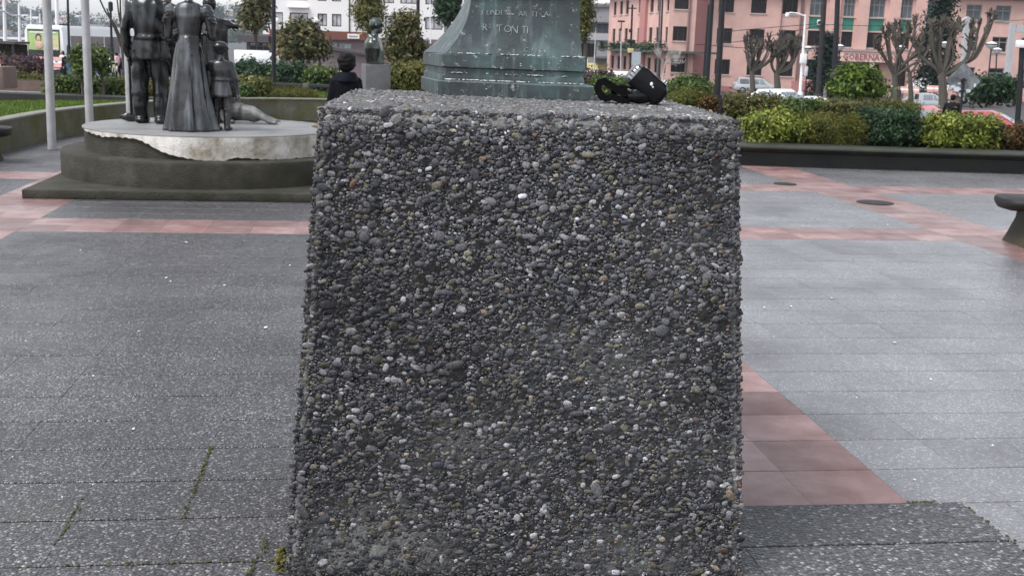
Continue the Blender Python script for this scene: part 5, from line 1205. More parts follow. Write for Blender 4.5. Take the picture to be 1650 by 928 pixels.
def houses():
    rr = random.Random(11); cols = [M(f'house_wall_{i}', c, .8, var=.1) for i, c in enumerate([(.75, .75, .73), (.55, .53, .5), (.6, .45, .4), (.35, .42, .42), (.65, .6, .45)])]; rf = [M(f'house_roof_{i}', c, .7, var=.2) for i, c in enumerate([(.30, .30, .31), (.45, .45, .46), (.22, .11, .09), (.12, .13, .13)])]
    for k in range(95):
        px = rr.uniform(0, 232) if rr.random() < .68 else rr.uniform(330, 425); t = rr.uniform(.08, .92); Y = 700 + 700 * t; x = at(px, 40, Y)[0]; z = HG(x, t)
        w, d, h = rr.uniform(7, 15), rr.uniform(6, 10), rr.uniform(3, 6); o = empty('house', (x, Y, z - 1), f'small distant {rr.choice(("pale", "white", "grey-roofed"))} house on the wooded hillside', 'house', rr.uniform(-.5, .5), 'houses scattered on the far hillside')
        mb = MB(); mb.box((0, 0, h / 2), (w, d, h + 1)); mb.build('wall', rr.choice(cols), o)
        mb = MB(); mb.loft([[(-w / 2 - .5, -d / 2 - .5, h + .51), (w / 2 + .5, -d / 2 - .5, h + .51), (w / 2 + .5, d / 2 + .5, h + .51), (-w / 2 - .5, d / 2 + .5, h + .51)], [(-w / 2 - .5, -.05, h + 2.8), (w / 2 + .5, -.05, h + 2.8), (w / 2 + .5, .05, h + 2.8), (-w / 2 - .5, .05, h + 2.8)]]); mb.build('roof', rr.choice(rf), o)
houses()
def hill_trees():
    L = ([], [], []); rr = np.random.default_rng(4)
    for k in range(320):
        px = rr.uniform(-5, 240) if rr.random() < .65 else rr.uniform(310, 430); t = rr.uniform(.05, 1.0); Y = 700 + 700 * t; x = at(px, 40, Y)[0]; z = HG(x, t)
        leaves(L, 45, (x, Y, z + 3), (5 + 4 * rr.random(), 5, 4), 1.6, [(.015, .03, .018), (.03, .05, .025), (.05, .065, .03)], k)
    tag(leaf_mesh('hill_woods', L, None), kind='stuff')
hill_trees()
w = MB(); w.add([(-1500, 230, -3.2), (-40, 230, -3.2), (-40, 715, -3.2), (-1500, 715, -3.2)], [(0, 1, 2, 3)]); tag(w.build('water', M('bay_water', (.08, .10, .12), .15, var=.1, scale=.2, bump=.3, bscale=.6, coords='World')), kind='structure')

# waterfront: long pale shed, masts with a strung cable
b = at(20, 70, 320); o = empty('harbour_shed', (b[0] - 4, 320, -3), 'long low pinkish harbour shed at the waterfront', 'shed'); zt = at(20, 63, 320)[2] + 3
mb = MB(); mb.box((0, 0, zt / 2 - .3), (30, 8, zt)); mb.build('wall', M('shed_pink', (.5, .33, .34), .7), o); mb = MB(); mb.box((0, 0, zt + .1), (31, 9, .5)); mb.build('roof', M('shed_white', (.75, .75, .76), .6), o)
for px, py0, py1, Y, lab in ((100, 40, 60, 240, 'dark square kiosk roof beside the pale mast'), (154, 41, 52, 260, 'long white sheet-roofed shed behind the tree branches')):
    b = at(px, py1, Y); t = at(px, py0, Y); o = empty('harbour_building', (b[0], Y, gz(-50, 150)), lab, 'building'); h = t[2] - o.location[2]; wd = 1.6 if px == 100 else 4.6
    mb = MB(); mb.box((0, 0, h / 2), (wd, 3, h)); mb.build('wall', DARKF if px == 100 else WHITEW, o); mb = MB(); mb.box((0, 0, h + .06), (wd + .5, 3.4, .12)); mb.build('roof', DARKROOF if px == 100 else GREYR, o)
WHP = M('white_mast', (.8, .8, .8), .5)
MT = [(6, -12, 70, 150, .28), (30.5, 8, 72, 170, .26), (49.5, 16, 66, 190, .22), (64, 22, 62, 205, .2), (91, -12, 60, 160, .34)]; tops = []
for k, (px, p0, p1, Y, r) in enumerate(MT):
    b, t = at(px + (3 if k == 0 else 2), p1 + 14, Y), at(px, p0, Y); o = empty('white_mast', tuple(b), ['tall white mast at the far left of the waterfront', 'second white mast from the far left', 'third white mast, above the bus roof', 'short white mast just left of the first flagpole', 'thick white mast between the first two flagpoles'][k], 'mast')
    mb = MB(); mb.tube([(0, 0, 0), tuple(np.array(t) - np.array(b))], [r, r * .6], 8); mb.build('shaft', WHP, o, smooth=True); mb = MB(); mb.lathe([(r * 2, 0), (r * 2, .3)], 8); mb.build('foot', CONC, o)
pts = [at(-14, 14, 148), at(-5, 17, 148), at(7, 19, 150), at(18, 25, 160), at(31, 26, 170), at(40, 32, 180), at(50, 34, 190), at(57, 38, 198), at(66, 38, 206)]
mb = MB(); mb.tube(spline([tuple(p) for p in pts], 4), .13, 5); tag(mb.build('festoon_cable', WHP, smooth=True), 'white festoon cable sagging between the waterfront masts', 'cable')
# ------------------------------------------------------------------ vehicles
TYRE = M('tyre_rubber', (.02, .02, .021), .8); RIM = M('wheel_rim', (.35, .35, .36), .35, .8); CGLASS = M('car_pane', (.28, .31, .33), .06, .55, .15, 1.5, spec=.8); BLKP = M('black_trim', (.02, .02, .02), .5)  # car_pane: base brightened and part metallic to whiten the sky's reflection
HEADL = M('lamp_lens', (.65, .66, .66), .15, spec=.8); TAILL = M('tail_lens', (.35, .02, .02), .2)
def car(name, loc, rz, paint, label, kind='hatch', L=4.1, Wd=1.68, cat='car', group=None):
    o = empty(name, tuple(loc), label, cat, rz, group); hw = Wd / 2
    if kind == 'van': st = [(-L / 2, .86, .45, 1.0), (-L / 2 + .1, .96, .35, 1.05), (-L / 2 + .9, 1, .3, 1.1), (L / 2 - .1, 1, .3, 1.1), (L / 2, .97, .4, 1.08)]; cab = [(-L / 2 + .35, 1.08, .9), (-L / 2 + 1.05, 1.85, .86), (-L / 2 + 1.6, 1.98, .86), (L / 2 - .15, 1.98, .86), (L / 2 - .02, 1.9, .86)]
    elif kind == 'wagon': st = [(-L / 2, .80, .42, .66), (-L / 2 + .12, .93, .28, .76), (-L / 2 + 1.0, 1, .24, .92), (0, 1, .24, .95), (L / 2 - .12, .97, .28, .97), (L / 2, .90, .4, .92)]; cab = [(-L / 2 + .95, .93, .9), (-L / 2 + 1.75, 1.38, .76), (-.1, 1.46, .76), (L / 2 - .4, 1.44, .76), (L / 2 - .08, .98, .86)]
    else: st = [(-L / 2, .78, .42, .66), (-L / 2 + .12, .93, .27, .74), (-L / 2 + .95, 1, .23, .90), (0, 1, .23, .93), (L / 2 - .25, .98, .27, .93), (L / 2, .86, .4, .84)]; cab = [(-L / 2 + .85, .90, .92), (-L / 2 + 1.65, 1.34, .74), (-.05, 1.43, .74), (L / 2 - .95, 1.37, .74), (L / 2 - .2, .93, .86)]
    mb = MB(); rings = []
    for y, w, z0, z1 in st:
        x = hw * w; rings.append([(-x * .92, y, z0), (-x, y, z0 + .1), (-x, y, z1 - .18), (-x * .93, y, z1 - .04), (-x * .7, y, z1), (x * .7, y, z1), (x * .93, y, z1 - .04), (x, y, z1 - .18), (x, y, z0 + .1), (x * .92, y, z0)])
    mb.loft(rings); body = mb.build('body', paint, o, smooth=True, sharp=50)
    mb = MB(); zb = .88 if kind != 'van' else 1.05; rr = []
    for y, z, w in cab:
        x1 = hw * w; x0 = hw * .95; t = (z - zb) / .6
        rr.append([(-x0, y, zb - .06), (-(x0 * (1 - min(1, t)) + x1 * min(1, t)) * 1.0, y, max(z - .05, zb - .03)), (-x1 * .85, y, z), (x1 * .85, y, z), ((x0 * (1 - min(1, t)) + x1 * min(1, t)), y, max(z - .05, zb - .03)), (x0, y, zb - .06)])
    mb.loft(rr); mb.build('cabin', paint, o, smooth=True, sharp=45)
    # panes, proud of the cabin
    def strip(y0, z0, y1, z1, w0, w1, nm):
        n_ = np.array([0, z1 - z0, -(y1 - y0)]); n_ = n_ / np.linalg.norm(n_); n_ = n_ if n_[2] > -.2 and (n_[2] > .15 or True) else -n_
        if n_[2] < 0: n_ = -n_
        k = n_ * .012; mb = MB(); v = [np.array(p) + k for p in ((-w0, y0, z0), (w0, y0, z0), (w1, y1, z1), (-w1, y1, z1))]; mb.quad(*v); mb.build(nm, CGLASS, o)
    (ya, za, wa), (yb, zb2, wb) = cab[0], cab[1]; f = lambda t: (ya + (yb - ya) * t, za + (zb2 - za) * t)
    strip(*f(.12), *f(.92), hw * .82, hw * wb * .84, 'windscreen')
    (ya, za, wa), (yb, zb2, wb) = cab[-1], cab[-2]; g = lambda t: (ya + (yb - ya) * t, za + (zb2 - za) * t)
    if kind != 'van': strip(*g(.15), *g(.9), hw * .78, hw * wb * .82, 'rear_window')
    zt = cab[2][1] - .11; spans = [(cab[0][0] + .55, cab[1][0] + .15, -.12), (-.05, .02, .75), (.85, .85, cab[-2][0] - .05)] if kind != 'van' else [(-L / 2 + .8, -L / 2 + 1.1, -L / 2 + 1.9)]
    sp = [((cab[0][0] + .62), (cab[1][0] + .12), -.10), (-.02, -.02, L * .19), (L * .19 + .08, L * .19 + .08, cab[-2][0] - .02)] if kind != 'van' else spans
    for s in (-1, 1):
        for yb_, yt_, ye in sp:
            if ye - yb_ < .2: continue
            x0, x1 = hw * .95 + .004, (hw * cab[2][2]) + .03; lo = zb + .01; mb = MB(); mb.quad((s * x0, yb_, lo), (s * x0, ye, lo), (s * x1, ye, zt), (s * x1, yt_, zt)); mb.build('side_window', CGLASS, o)
        for y in (-L / 2 + .78, L / 2 - .72):
            mb = MB(); mb.tube([(s * (hw - .17), y, .30), (s * (hw + .012), y, .30)], .30, 16); w = mb.build('wheel', TYRE, o, smooth=True, sharp=40); mb = MB(); mb.tube([(s * (hw + .0125), y, .30), (s * (hw + .025), y, .30)], [.19, .16], 12); mb.build('rim', RIM, w, smooth=True, sharp=40)
        mb = MB(); mb.ell((s * hw * .68, -L / 2 + .05, .62 if kind != 'van' else .85), (.17, .07, .09)); mb.build('headlight', HEADL, o, smooth=True)
        mb = MB(); mb.box((s * hw * .80, L / 2 - .03, .80), (.16, .1, .2)); mb.build('tail_light', TAILL, o, bevel=.02)
        mb = MB(); mb.ell((s * (hw + .09), cab[0][0] + .62, zb + .07), (.10, .05, .07), sub=1); mb.build('mirror', paint, o, smooth=True)
    mb = MB(); mb.box((0, -L / 2 - .01, .42), (Wd * .86, .12, .18)); mb.build('bumper', BLKP if kind == 'van' else paint, o, bevel=.03); mb = MB(); mb.box((0, -L / 2 + .0, .60 if kind != 'van' else .78), (.7, .06, .10)); mb.build('grille', BLKP, o)
    return o
def paint(n, c): return M(n, c, .22, .1, .04, spec=.7)
P_W, P_S, P_R, P_P = paint('white_paint', (.78, .78, .78)), paint('silver_paint', (.45, .46, .47)), paint('red_paint', (.40, .07, .075)), paint('glint_paled_red_paint', (.52, .20, .21))
def put(px, Y, dz=0.0): x = at(px, 140, Y)[0]; return (x, Y, gz(x, Y) - .02 + dz)
def put_roof(px, py, Y, h): p = at(px, py, Y); return (p[0], Y, p[2] - h)
car('silver_wagon', put_roof(1221, 126, 108, 1.46), R(90), P_S, 'silver estate car parked behind the left knobbly bare tree', 'wagon', 4.4)
car('white_hatchback', put_roof(1262, 143.5, 52, 1.43), R(38), P_W, 'white hatchback with its bright roof just above the olive shrubs, at the camera pole', 'hatch', 3.8)
car('white_car', put_roof(1318, 155.5, 56, 1.43), R(80), P_W, 'white car roof peeking over the shrubs at the foot of the wooden pole', 'hatch', 4.0)
car('red_car', put_roof(1503, 171, 44, 1.43), R(70), P_P, 'red hatchback, painted paler for its wet roof glint, left of the person in black', 'hatch', 3.7)
car('red_car', put_roof(1595, 178.5, 40, 1.43), R(62), P_R, 'red car with bright sloping windscreen left of the lantern post', 'hatch', 4.0)
car('white_van', put_roof(977, 115, 82, 1.98), R(100), P_W, 'white van parked by the purple shrub, in front of the dark shopfront', 'van', 4.3, 1.75, 'van')
car('white_van', put_roof(1030, 116.5, 78, 1.98), R(80), P_W, 'white van directly behind the black camera', 'van', 4.2, 1.75, 'van')
car('white_car', put_roof(1082, 130, 70, 1.43), R(80), P_W, 'white car right of the black camera, before the dark leafy shrub', 'hatch', 4.0)
car('silver_car', put_roof(1497, 150, 92, 1.43), R(95), P_S, 'small silver car between the bare tree trunks near the benches', 'hatch', 3.9)
car('white_car', put_roof(1585, 143, 100, 1.43), R(95), P_W, 'white car whose roof shows above the dark hedge under the twin lamps', 'hatch', 4.0)
car('white_car', put_roof(1500, 126, 112, 1.43), R(90), P_W, 'white car far behind the diamond sign and bare trunks', 'hatch', 4.0)
car('white_car', put_roof(414, 105, 118, 1.43), R(85), P_W, 'white car parked in front of the lettered white van', 'hatch', 4.1)
car('pale_car', put_roof(541, 113, 100, 1.43), R(85), P_W, 'pale car roof just left of the man in the black jacket', 'hatch', 4.0)
car('yellow_van', put_roof(4, 87, 64, 1.9), R(80), paint('cream_yellow_paint', (.75, .62, .25)), 'cream yellow van cut by the left photo edge under the dark kiosk roof', 'van', 4.0, 1.7, 'van')
# lettered panel van
o = empty('panel_van', put_roof(416, 81.5, 126, 2.45), 'large white panel van with a small ring emblem, left of the black lamp post', 'van', R(88))
mb = MB(); mb.box((0, .3, 1.42), (1.95, 4.2, 2.0)); mb.build('cargo_box', P_W, o, bevel=.08); mb = MB(); mb.loft([[(-.95, y, .4), (.95, y, .4), (.95 * .95, y, z), (-.95 * .95, y, z)] for y, z in ((-3.2, .95), (-3.1, 1.1), (-2.5, 1.25), (-2.0, 2.0), (-1.82, 2.1))]); mb.build('cab', P_W, o, smooth=True, sharp=40)
for s in (-1, 1):
    for y in (-2.4, 1.6): mb = MB(); mb.tube([(s * .75, y, .34), (s * .97, y, .34)], .34, 14); w_ = mb.build('wheel', TYRE, o, smooth=True, sharp=40); mb = MB(); mb.tube([(s * .971, y, .34), (s * .985, y, .34)], .2, 12); mb.build('rim', RIM, w_)
    mb = MB(); mb.quad((s * .955, -2.5, 1.3), (s * .955, -1.9, 1.3), (s * .93, -1.9, 1.9), (s * .94, -2.15, 1.9)); mb.build('side_window', CGLASS, o)
mb = MB(); c_ = [(.985, 1.0 + .22 * math.cos(a), 1.65 + .22 * math.sin(a)) for a in np.linspace(0, 2 * math.pi, 17)]; mb.tube(c_, .03, 5); mb.build('ring_emblem', BLKP, o)
for z, l in ((1.72, .9), (1.58, .7)): mb = MB(); mb.box((.98, 1.35 + l / 2, z), (.01, l, .06)); mb.build('text_line', M('grey_print', (.3, .3, .32), .6), o)
# bus
bz_ = 62.0; p = at(70, 133, bz_); o = empty('bus', (p[0] + 1.2, bz_ + 4.6, gz(-22, bz_)), 'white and blue bus with a green advert on its back window, behind the first flagpole', 'bus', R(-14))
BW_, BL, BH = 2.5, 9.2, 2.95
mb = MB(); mb.loft([[(-x, y, z0), (x, y, z0), (x, y, 1.25), (-x, y, 1.25)] for y, x, z0 in ((-BL / 2, 1.2, .45), (-BL / 2 + .15, 1.25, .4), (BL / 2 - .1, 1.25, .4), (BL / 2, 1.2, .5))]); mb.build('lower_body', paint('bus_blue', (.10, .19, .42)), o, smooth=True, sharp=40)
mb = MB(); mb.loft([[(-x, y, 1.251), (x, y, 1.251), (x * k, y, zt - .18), (x * k * .9, y, zt), (-x * k * .9, y, zt), (-x * k, y, zt - .18)] for y, x, k, zt in ((-BL / 2, 1.2, .97, BH - .12), (-BL / 2 + .18, 1.25, .97, BH), (BL / 2 - .3, 1.25, .97, BH), (BL / 2, 1.2, .95, BH - .2))]); mb.build('upper_body', P_W, o, smooth=True, sharp=40)
mb = MB(); mb.box((0, -BL / 2 - .012, 1.95), (1.96, .03, 1.55)); fr = mb.build('rear_window', M('rear_pane', (.05, .055, .055), .2), o)
mb = MB(); mb.box((0, -BL / 2 - .034, 2.13), (1.88, .01, .98)); ad = mb.build('advert', M('advert_green', (.36, .50, .20), .5, var=.1), fr)
mb = MB(); mb.box((.52, -BL / 2 - .045, 2.02), (.8, .01, .74)); mb.build('advert_panel', M('advert_tan', (.55, .52, .28), .5, var=.2), fr)
mb = MB(); mb.box((0, -BL / 2 - .052, 2.56), (1.6, .01, .06)); mb.box((.5, -BL / 2 - .056, 1.72), (.7, .01, .05)); mb.build('advert_band', P_W, fr)
mb = MB(); mb.ell((-.30, -BL / 2 - .05, 2.3), (.19, .02, .2)); mb.build('advert_hair', M('advert_dark', (.06, .04, .03), .6), fr, smooth=True); mb = MB(); mb.ell((-.28, -BL / 2 - .06, 2.24), (.13, .02, .16)); mb.ell((-.26, -BL / 2 - .055, 1.9), (.26, .02, .22)); mb.build('advert_skin', M('advert_skin', (.6, .4, .3), .6), fr, smooth=True)
for k in range(5): mb = MB(); mb.box((1.252, -BL / 2 + 1.3 + 1.55 * k, 1.95), (.02, 1.42, .95)); mb.build('side_window', CGLASS, o)
for s in (-1, 1):
    for y in (-2.6, 3.0): mb = MB(); mb.tube([(s * 1.0, y, .48), (s * 1.265, y, .48)], .48, 16); w_ = mb.build('wheel', TYRE, o, smooth=True, sharp=40); mb = MB(); mb.tube([(s * 1.266, y, .48), (s * 1.28, y, .48)], .27, 12); mb.build('rim', RIM, w_)
    mb = MB(); mb.box((s * 1.05, -BL / 2 - .02, .95), (.22, .05, .38)); mb.build('tail_light', TAILL, o)
mb = MB(); mb.box((0, -BL / 2 - .03, .52), (2.4, .1, .2)); mb.build('bumper', BLKP, o, bevel=.02)
# second white bus/truck behind the tree
p = at(176, 62, 84); o = empty('white_truck', (p[0], 84, p[2] - 2.9), 'white box truck with an orange spot behind the bare young tree', 'truck', R(-75))
mb = MB(); mb.box((0, 0, 1.75), (2.3, 5.5, 2.3)); mb.build('cargo_box', P_W, o, bevel=.06); mb = MB(); mb.box((0, -3.5, 1.3), (2.1, 1.4, 1.9)); mb.build('cab', P_W, o, bevel=.15); mb = MB(); mb.box((0, -4.19, 1.65), (1.8, .06, .8)); mb.build('windscreen', CGLASS, o)
mb = MB(); mb.ell((-1.16, .6, 1.6), (.02, .5, .45)); mb.build('orange_spot', M('orange_print', (.7, .35, .18), .5), o, smooth=True)
for s in (-1, 1):
    for y in (-3.2, 1.6): mb = MB(); mb.tube([(s * .85, y, .42), (s * 1.12, y, .42)], .42, 14); mb.build('wheel', TYRE, o, smooth=True, sharp=40)

# ------------------------------------------------------------------ people
SKIN = M('skin', (.42, .25, .18), .55, var=.06); HAIRB = M('black_hair', (.008, .007, .007), .5, spec=.12, var=.3, scale=60, bump=.6, bscale=200)
def person(px, Y, H, face, label, top, legs, hair=HAIRB, coat_len=.62, arms=((.0, 0), (.0, 0)), long_hair=False, bulk=1.0, z=None, stride=.05, collar=None, bighair=1.0, shw=1.0):
    """Standing figure; arms = (forward reach, outward) per side"""
    x = at(px, 120, Y)[0]; o = empty('person', (x, Y, gz(x, Y) if z is None else z), label, 'person', face); k = H / 1.75; q = lambda *p: tuple(np.array(p) * k)
    body = MB(); ex = MB(); coat = MB(); leg = MB(); shoe = MB(); vox = .012
    body.cap(q(0, 0, 1.40), .055 * k, q(0, -.015, 1.54), .055 * k); head(body, q(0, -.02, 1.615), k, (0, -1))
    for s, (fw, ow) in zip((-1, 1), arms):
        sh, el, wr = q(.18 * s * shw, 0, 1.40), q((.24 * shw + ow) * s, -.05 - fw * .4, 1.13), q((.24 * shw + ow * 1.2 - fw * .35) * s, -.10 - fw, .90 + fw * .9)
        coat.cap(sh, .075 * k * bulk, el, .066 * k * bulk); coat.cap(el, .064 * k * bulk, wr, .05 * k * bulk); d = np.array(wr) - np.array(el); d /= np.linalg.norm(d)
        body.cap(sh, .04 * k, el, .035 * k); body.cap(el, .034 * k, wr, .028 * k); palm(body, wr, d); hand(ex, np.array(wr), d, .009 * k, .08 * k, .018 * k, .5, (0, 1, 0))
        body.cap(q(.09 * s, 0, .85), .06 * k, q(.09 * s, 0, .1), .04 * k)
        ky = stride * s; leg.chain([q(.09 * s, 0, .92), q(.095 * s, ky - .02, .5), q(.095 * s, ky * 2, .09)], [.10 * k, .072 * k, .058 * k]); shoe.cap(q(.095 * s, ky * 2 + .03, .045), .045 * k, q(.1 * s, ky * 2 - .12, .038), .038 * k)
    body.cap(q(0, 0, .9), .1 * k, q(0, 0, 1.3), .12 * k)
    coat.loft([[(a * k * bulk * (.5 + .5 * shw) * math.cos(R(t)), b * k * bulk * math.sin(R(t)), zz * k) for t in range(0, 360, 20)] for zz, a, b in ((1.5 - coat_len, .185, .14), (1.5 - coat_len + .03, .19, .145), (1.1, .17, .125), (1.3, .20, .13), (1.40, .205, .12), (1.455, .13, .09), (1.49, .075, .07))])
    bo = fuse('body', body, vox, SKIN, o, 2, ex); fuse('coat', coat, .014, top, o, 3, None, folds(int(px), .006, 20, 16)); fuse('trousers', leg, .014, legs, o, 2); fuse('shoes', shoe, .012, BLKP, o, 1)
    h = MB(); h.ell(q(0, .012, 1.665), tuple(np.array((.092, .10, .082)) * k * bighair)); h.ell(q(0, .035, 1.615), tuple(np.array((.085, .075, .08)) * k * bighair))
    if long_hair: h.cap(q(0, .05, 1.62), .085 * k, q(0, .09, 1.38), .07 * k); h.cap(q(-.06, .0, 1.62), .05 * k, q(-.10, -.02, 1.36), .045 * k); h.cap(q(.06, .0, 1.62), .05 * k, q(.10, -.02, 1.36), .045 * k)
    fuse('hair', h, .009, hair, o, 1, None, folds(int(px) + 3, .006, 90, 90))
    if collar: c = MB(); c.loft([[(a * k * math.cos(R(t)), a * .95 * k * math.sin(R(t)), zz * k) for t in range(0, 360, 18)] for zz, a in ((1.39, .15), (1.42, .16), (1.50, .125), (1.525, .11))]); fuse('collar', c, .01, collar, o, 2)
    return o
JACK = M('black_padded_jacket', (.006, .0065, .010), .6, spec=.07, var=.3, scale=8, bump=.4, bscale=30); JEAN = M('blue_denim', (.12, .16, .24), .8); DCLOTH = M('dark_cloth', (.014, .014, .017), .8, spec=.06); CREAM = M('cream_coat', (.68, .62, .48), .75); PINKC = M('pink_bag', (.62, .30, .40), .7)
person(558, 13.3, 1.65, math.pi + .35, 'person with black hair in a dark padded jacket seen from behind over the pedestal edge', JACK, JEAN, bulk=1.0, z=0.0, bighair=1.28, shw=.74, collar=JACK)
pw = person(102, 56, 1.62, -.4, 'person with long dark hair, white scarf and dark coat by the second flagpole', DCLOTH, DCLOTH, long_hair=True, coat_len=1.0, arms=((.12, 0), (.05, 0)), collar=M('white_scarf', (.8, .8, .8), .8))
person(181, 55, 1.60, .3, 'person in cream coat and pale jeans waiting behind the leafy sapling', CREAM, M('pale_denim', (.4, .45, .55), .8), M('brown_hair', (.10, .045, .025), .5), coat_len=.75)
pb = person(189.5, 56, 1.62, 2.6, 'person in dark clothes with a pink backpack beside the bare tree trunk', DCLOTH, DCLOTH)
bk = empty('backpack', (pb.location[0] + .06, pb.location[1] - .26, pb.location[2] + .98), 'pink backpack worn by the person beside the bare tree', 'backpack'); mb = MB(); mb.ell((0, 0, .22), (.19, .11, .27)); mb.ell((0, -.08, .12), (.13, .07, .13)); fuse('bag', mb, .02, PINKC, bk)
for s in (-1, 1): mb = MB(); mb.tube([(.1 * s, .08, .08), (.12 * s, .24, .2), (.12 * s, .24, .4), (.08 * s, .06, .45)], .02, 6); mb.build('strap', PINKC, bk, smooth=True)
person(1540, 36, 1.66, 2.8, 'person in black leaning towards the street behind the diamond sign', DCLOTH, DCLOTH, arms=((.25, 0), (.1, 0)), z=at(1540, 152, 36)[2] - 1.66)
person(1332, 88, 1.65, 1.2, 'person in grey walking past the wooden pole before the pink building', M('grey_cloth', (.2, .2, .21), .8), M('grey_trousers', (.28, .28, .29), .8), stride=.14)

# ------------------------------------------------------------------ bust on its column
bq = at(606, 104, 23); zt = bq[2]
o = empty('bust_column', (bq[0], 23, 0.0), 'square grey stone column under the bronze bust', 'column'); GRAN = M('grey_granite', (.12, .122, .127), .7, var=.3, scale=8, bump=.3, bscale=80, dirt=(.1, .1, .1), dscale=4, damt=.5)
mb = MB(); mb.box((0, 0, zt / 2 + .1), (.50, .50, zt - .2), rz=.3); mb.build('shaft', GRAN, o, bevel=.012); mb = MB(); mb.box((0, 0, .1), (.8, .8, .2), rz=.3); mb.build('base', GRAN, o, bevel=.015)
o = empty('bust_statue', (bq[0] - .02, 23, zt + .002), 'bronze bust of a man in profile with a draped scarf, on the grey column', 'statue'); mb = MB()
mb.loft([[(x + a * math.cos(R(t)), b * math.sin(R(t)), z) for t in range(0, 360, 18)] for z, a, b, x in ((0, .15, .17, -.02), (.04, .15, .17, -.02), (.1, .16, .2, -.03), (.3, .185, .255, -.03), (.42, .17, .255, -.04), (.5, .12, .19, -.04), (.56, .08, .09, -.02))])
mb.cap((-.02, 0, .52), .075, (.01, 0, .64), .075); head(mb, (.03, 0, .74), 1.25, (1, 0)); mb.ell((.0, 0, .80), (.115, .105, .10)); mb.ell((-.03, 0, .76), (.10, .1, .11))
for s in (-1, 1): mb.chain([(-.10, s * .08, .54), (.03, s * .17, .46), (.12, s * .13, .25), (.12, s * .12, .02)], [.045, .05, .045, .045])
fuse('bust', mb, .012, bronze_mat('bust_bronze', (.075, .085, .085), (.24, .26, .25), .7), o, 2)

# ------------------------------------------------------------------ lamp posts, poles, signs
POLE = M('black_painted_steel', (.018, .018, .022), .45, var=.25, scale=6); WOOD = M('tarred_pole', (.035, .032, .034), .8, var=.3, scale=6, bump=.5, bscale=30); CONCP = M('concrete_pole', (.42, .42, .43), .7, var=.12, scale=2)
def post(name, px0, py0, px1, py1, Y, wpx, label, mat=POLE, cat='lamp post', taper=.85, group=None):
    b, t = at(px1, py1, Y), at(px0, py0, Y); o = empty(name, tuple(b), label, cat, group=group); v = np.array(t) - np.array(b); r = wpx / 2 * Y / FPX
    mb = MB(); mb.tube([(0, 0, -.5), tuple(v * .5), tuple(v)], [r, r * (1 + taper) / 2, r * taper], 12); mb.build('shaft', mat, o, smooth=True, sharp=50)
    mb = MB(); mb.lathe([(r * 1.7, -.5), (r * 1.7, .1), (r * 1.3, .22)], 12); mb.build('base', mat, o, smooth=True, sharp=40); o['r'] = r; del o['r']; return o, v, r
def lantern(o, v, r, s=1.0, mat=WHT):
    mb = MB(); mb.lathe([(.05 * s, 0), (.22 * s, .12 * s), (.26 * s, .2 * s), (.27 * s, .24 * s), (.06 * s, .34 * s)], 14, tuple(v)); mb.build('lantern_head', mat, o, smooth=True, sharp=40)
    mb = MB(); mb.lathe([(.275 * s, .2 * s), (.29 * s, .23 * s), (.28 * s, .25 * s)], 14, tuple(v)); mb.build('lantern_rim', POLE, o, smooth=True)
post('lamp_post', 441, -60, 441, 149, 29, 7.5, 'slim black lamp post on the lawn between dark evergreen shrubs')
post('lamp_post', 674, -60, 673, 124, 40, 6, 'slim black post beside the tall shrubby tree left of the bronze shaft')
post('lamp_post', 1168, -70, 1155, 172, 21.5, 10.5, 'thick black post on the planter right behind the pedestal corner')
post('lamp_post', 1152, -70, 1138, 148, 34, 8, 'leaning black post just left of the thickest black one')
post('lamp_post', 1352, -60, 1345, 124, 62, 9, 'thick dark post in front of the dark conifer')
post('utility_pole', 1331, -40, 1318, 158, 66, 9, 'tarred wooden utility pole with clamps left of the conifer', WOOD, 'utility pole')
post('utility_pole', 1019, 8, 1015, 118, 96, 3.6, 'slim dark utility pole with a transformer before the pink wing', WOOD, 'utility pole')
o = bpy.data.objects['utility_pole.001']; s = 96 / FPX
for dx, dz, w, h, m in ((0, 82, 9, 7, M('yellow_box', (.5, .42, .2), .7)), (-3, 67, 5, 6, POLE), (5, 68, 5, 6, POLE), (0, 50, 5, 5, POLE)):
    b = at(1016 + dx, dz, 96); mb = MB(); mb.box(tuple(np.array(b) - np.array(o.location)), (w * s, .4, h * s)); mb.build('transformer' if h > 5 else 'junction_box', m, o, bevel=.03)
b = at(1019, 14, 96); mb = MB(); mb.box(tuple(np.array(b) - np.array(o.location)), (13 * s, .1, .1)); mb.build('cross_arm', WOOD, o)
post('street_pole', 1069, -30, 1062, 130, 82, 3.2, 'dark thin post right of the black camera, left one of a close pair', POLE, 'pole')
post('street_pole', 1065, -30, 1059, 128, 86, 3, 'grey thin post right of the black camera, right one of a close pair', M('grey_steel', (.12, .12, .13), .5, .4), 'pole')
post('street_pole', 1142, 8, 1133, 132, 90, 4, 'medium grey-black post by the pink return wall', POLE, 'pole')
post('white_post', 960, 46, 957, 120, 110, 2, 'thin white-topped post before the grey building', CONCP, 'pole')
post('white_post', 1001, 50, 1000, 122, 105, 2, 'thin pale lamp pole with a twin flat head before the pink wing', CONCP, 'lamp post')
o = bpy.data.objects['white_post.001']; b = at(1001, 35, 105)
mb = MB(); mb.tube([tuple(np.array(at(1001, 50, 105)) - np.array(o.location)), tuple(np.array(b) - np.array(o.location))], .05, 6); mb.box(tuple(np.array(b) - np.array(o.location)), (11 * 105 / FPX, .3, .14)); mb.build('lamp_head', POLE, o)
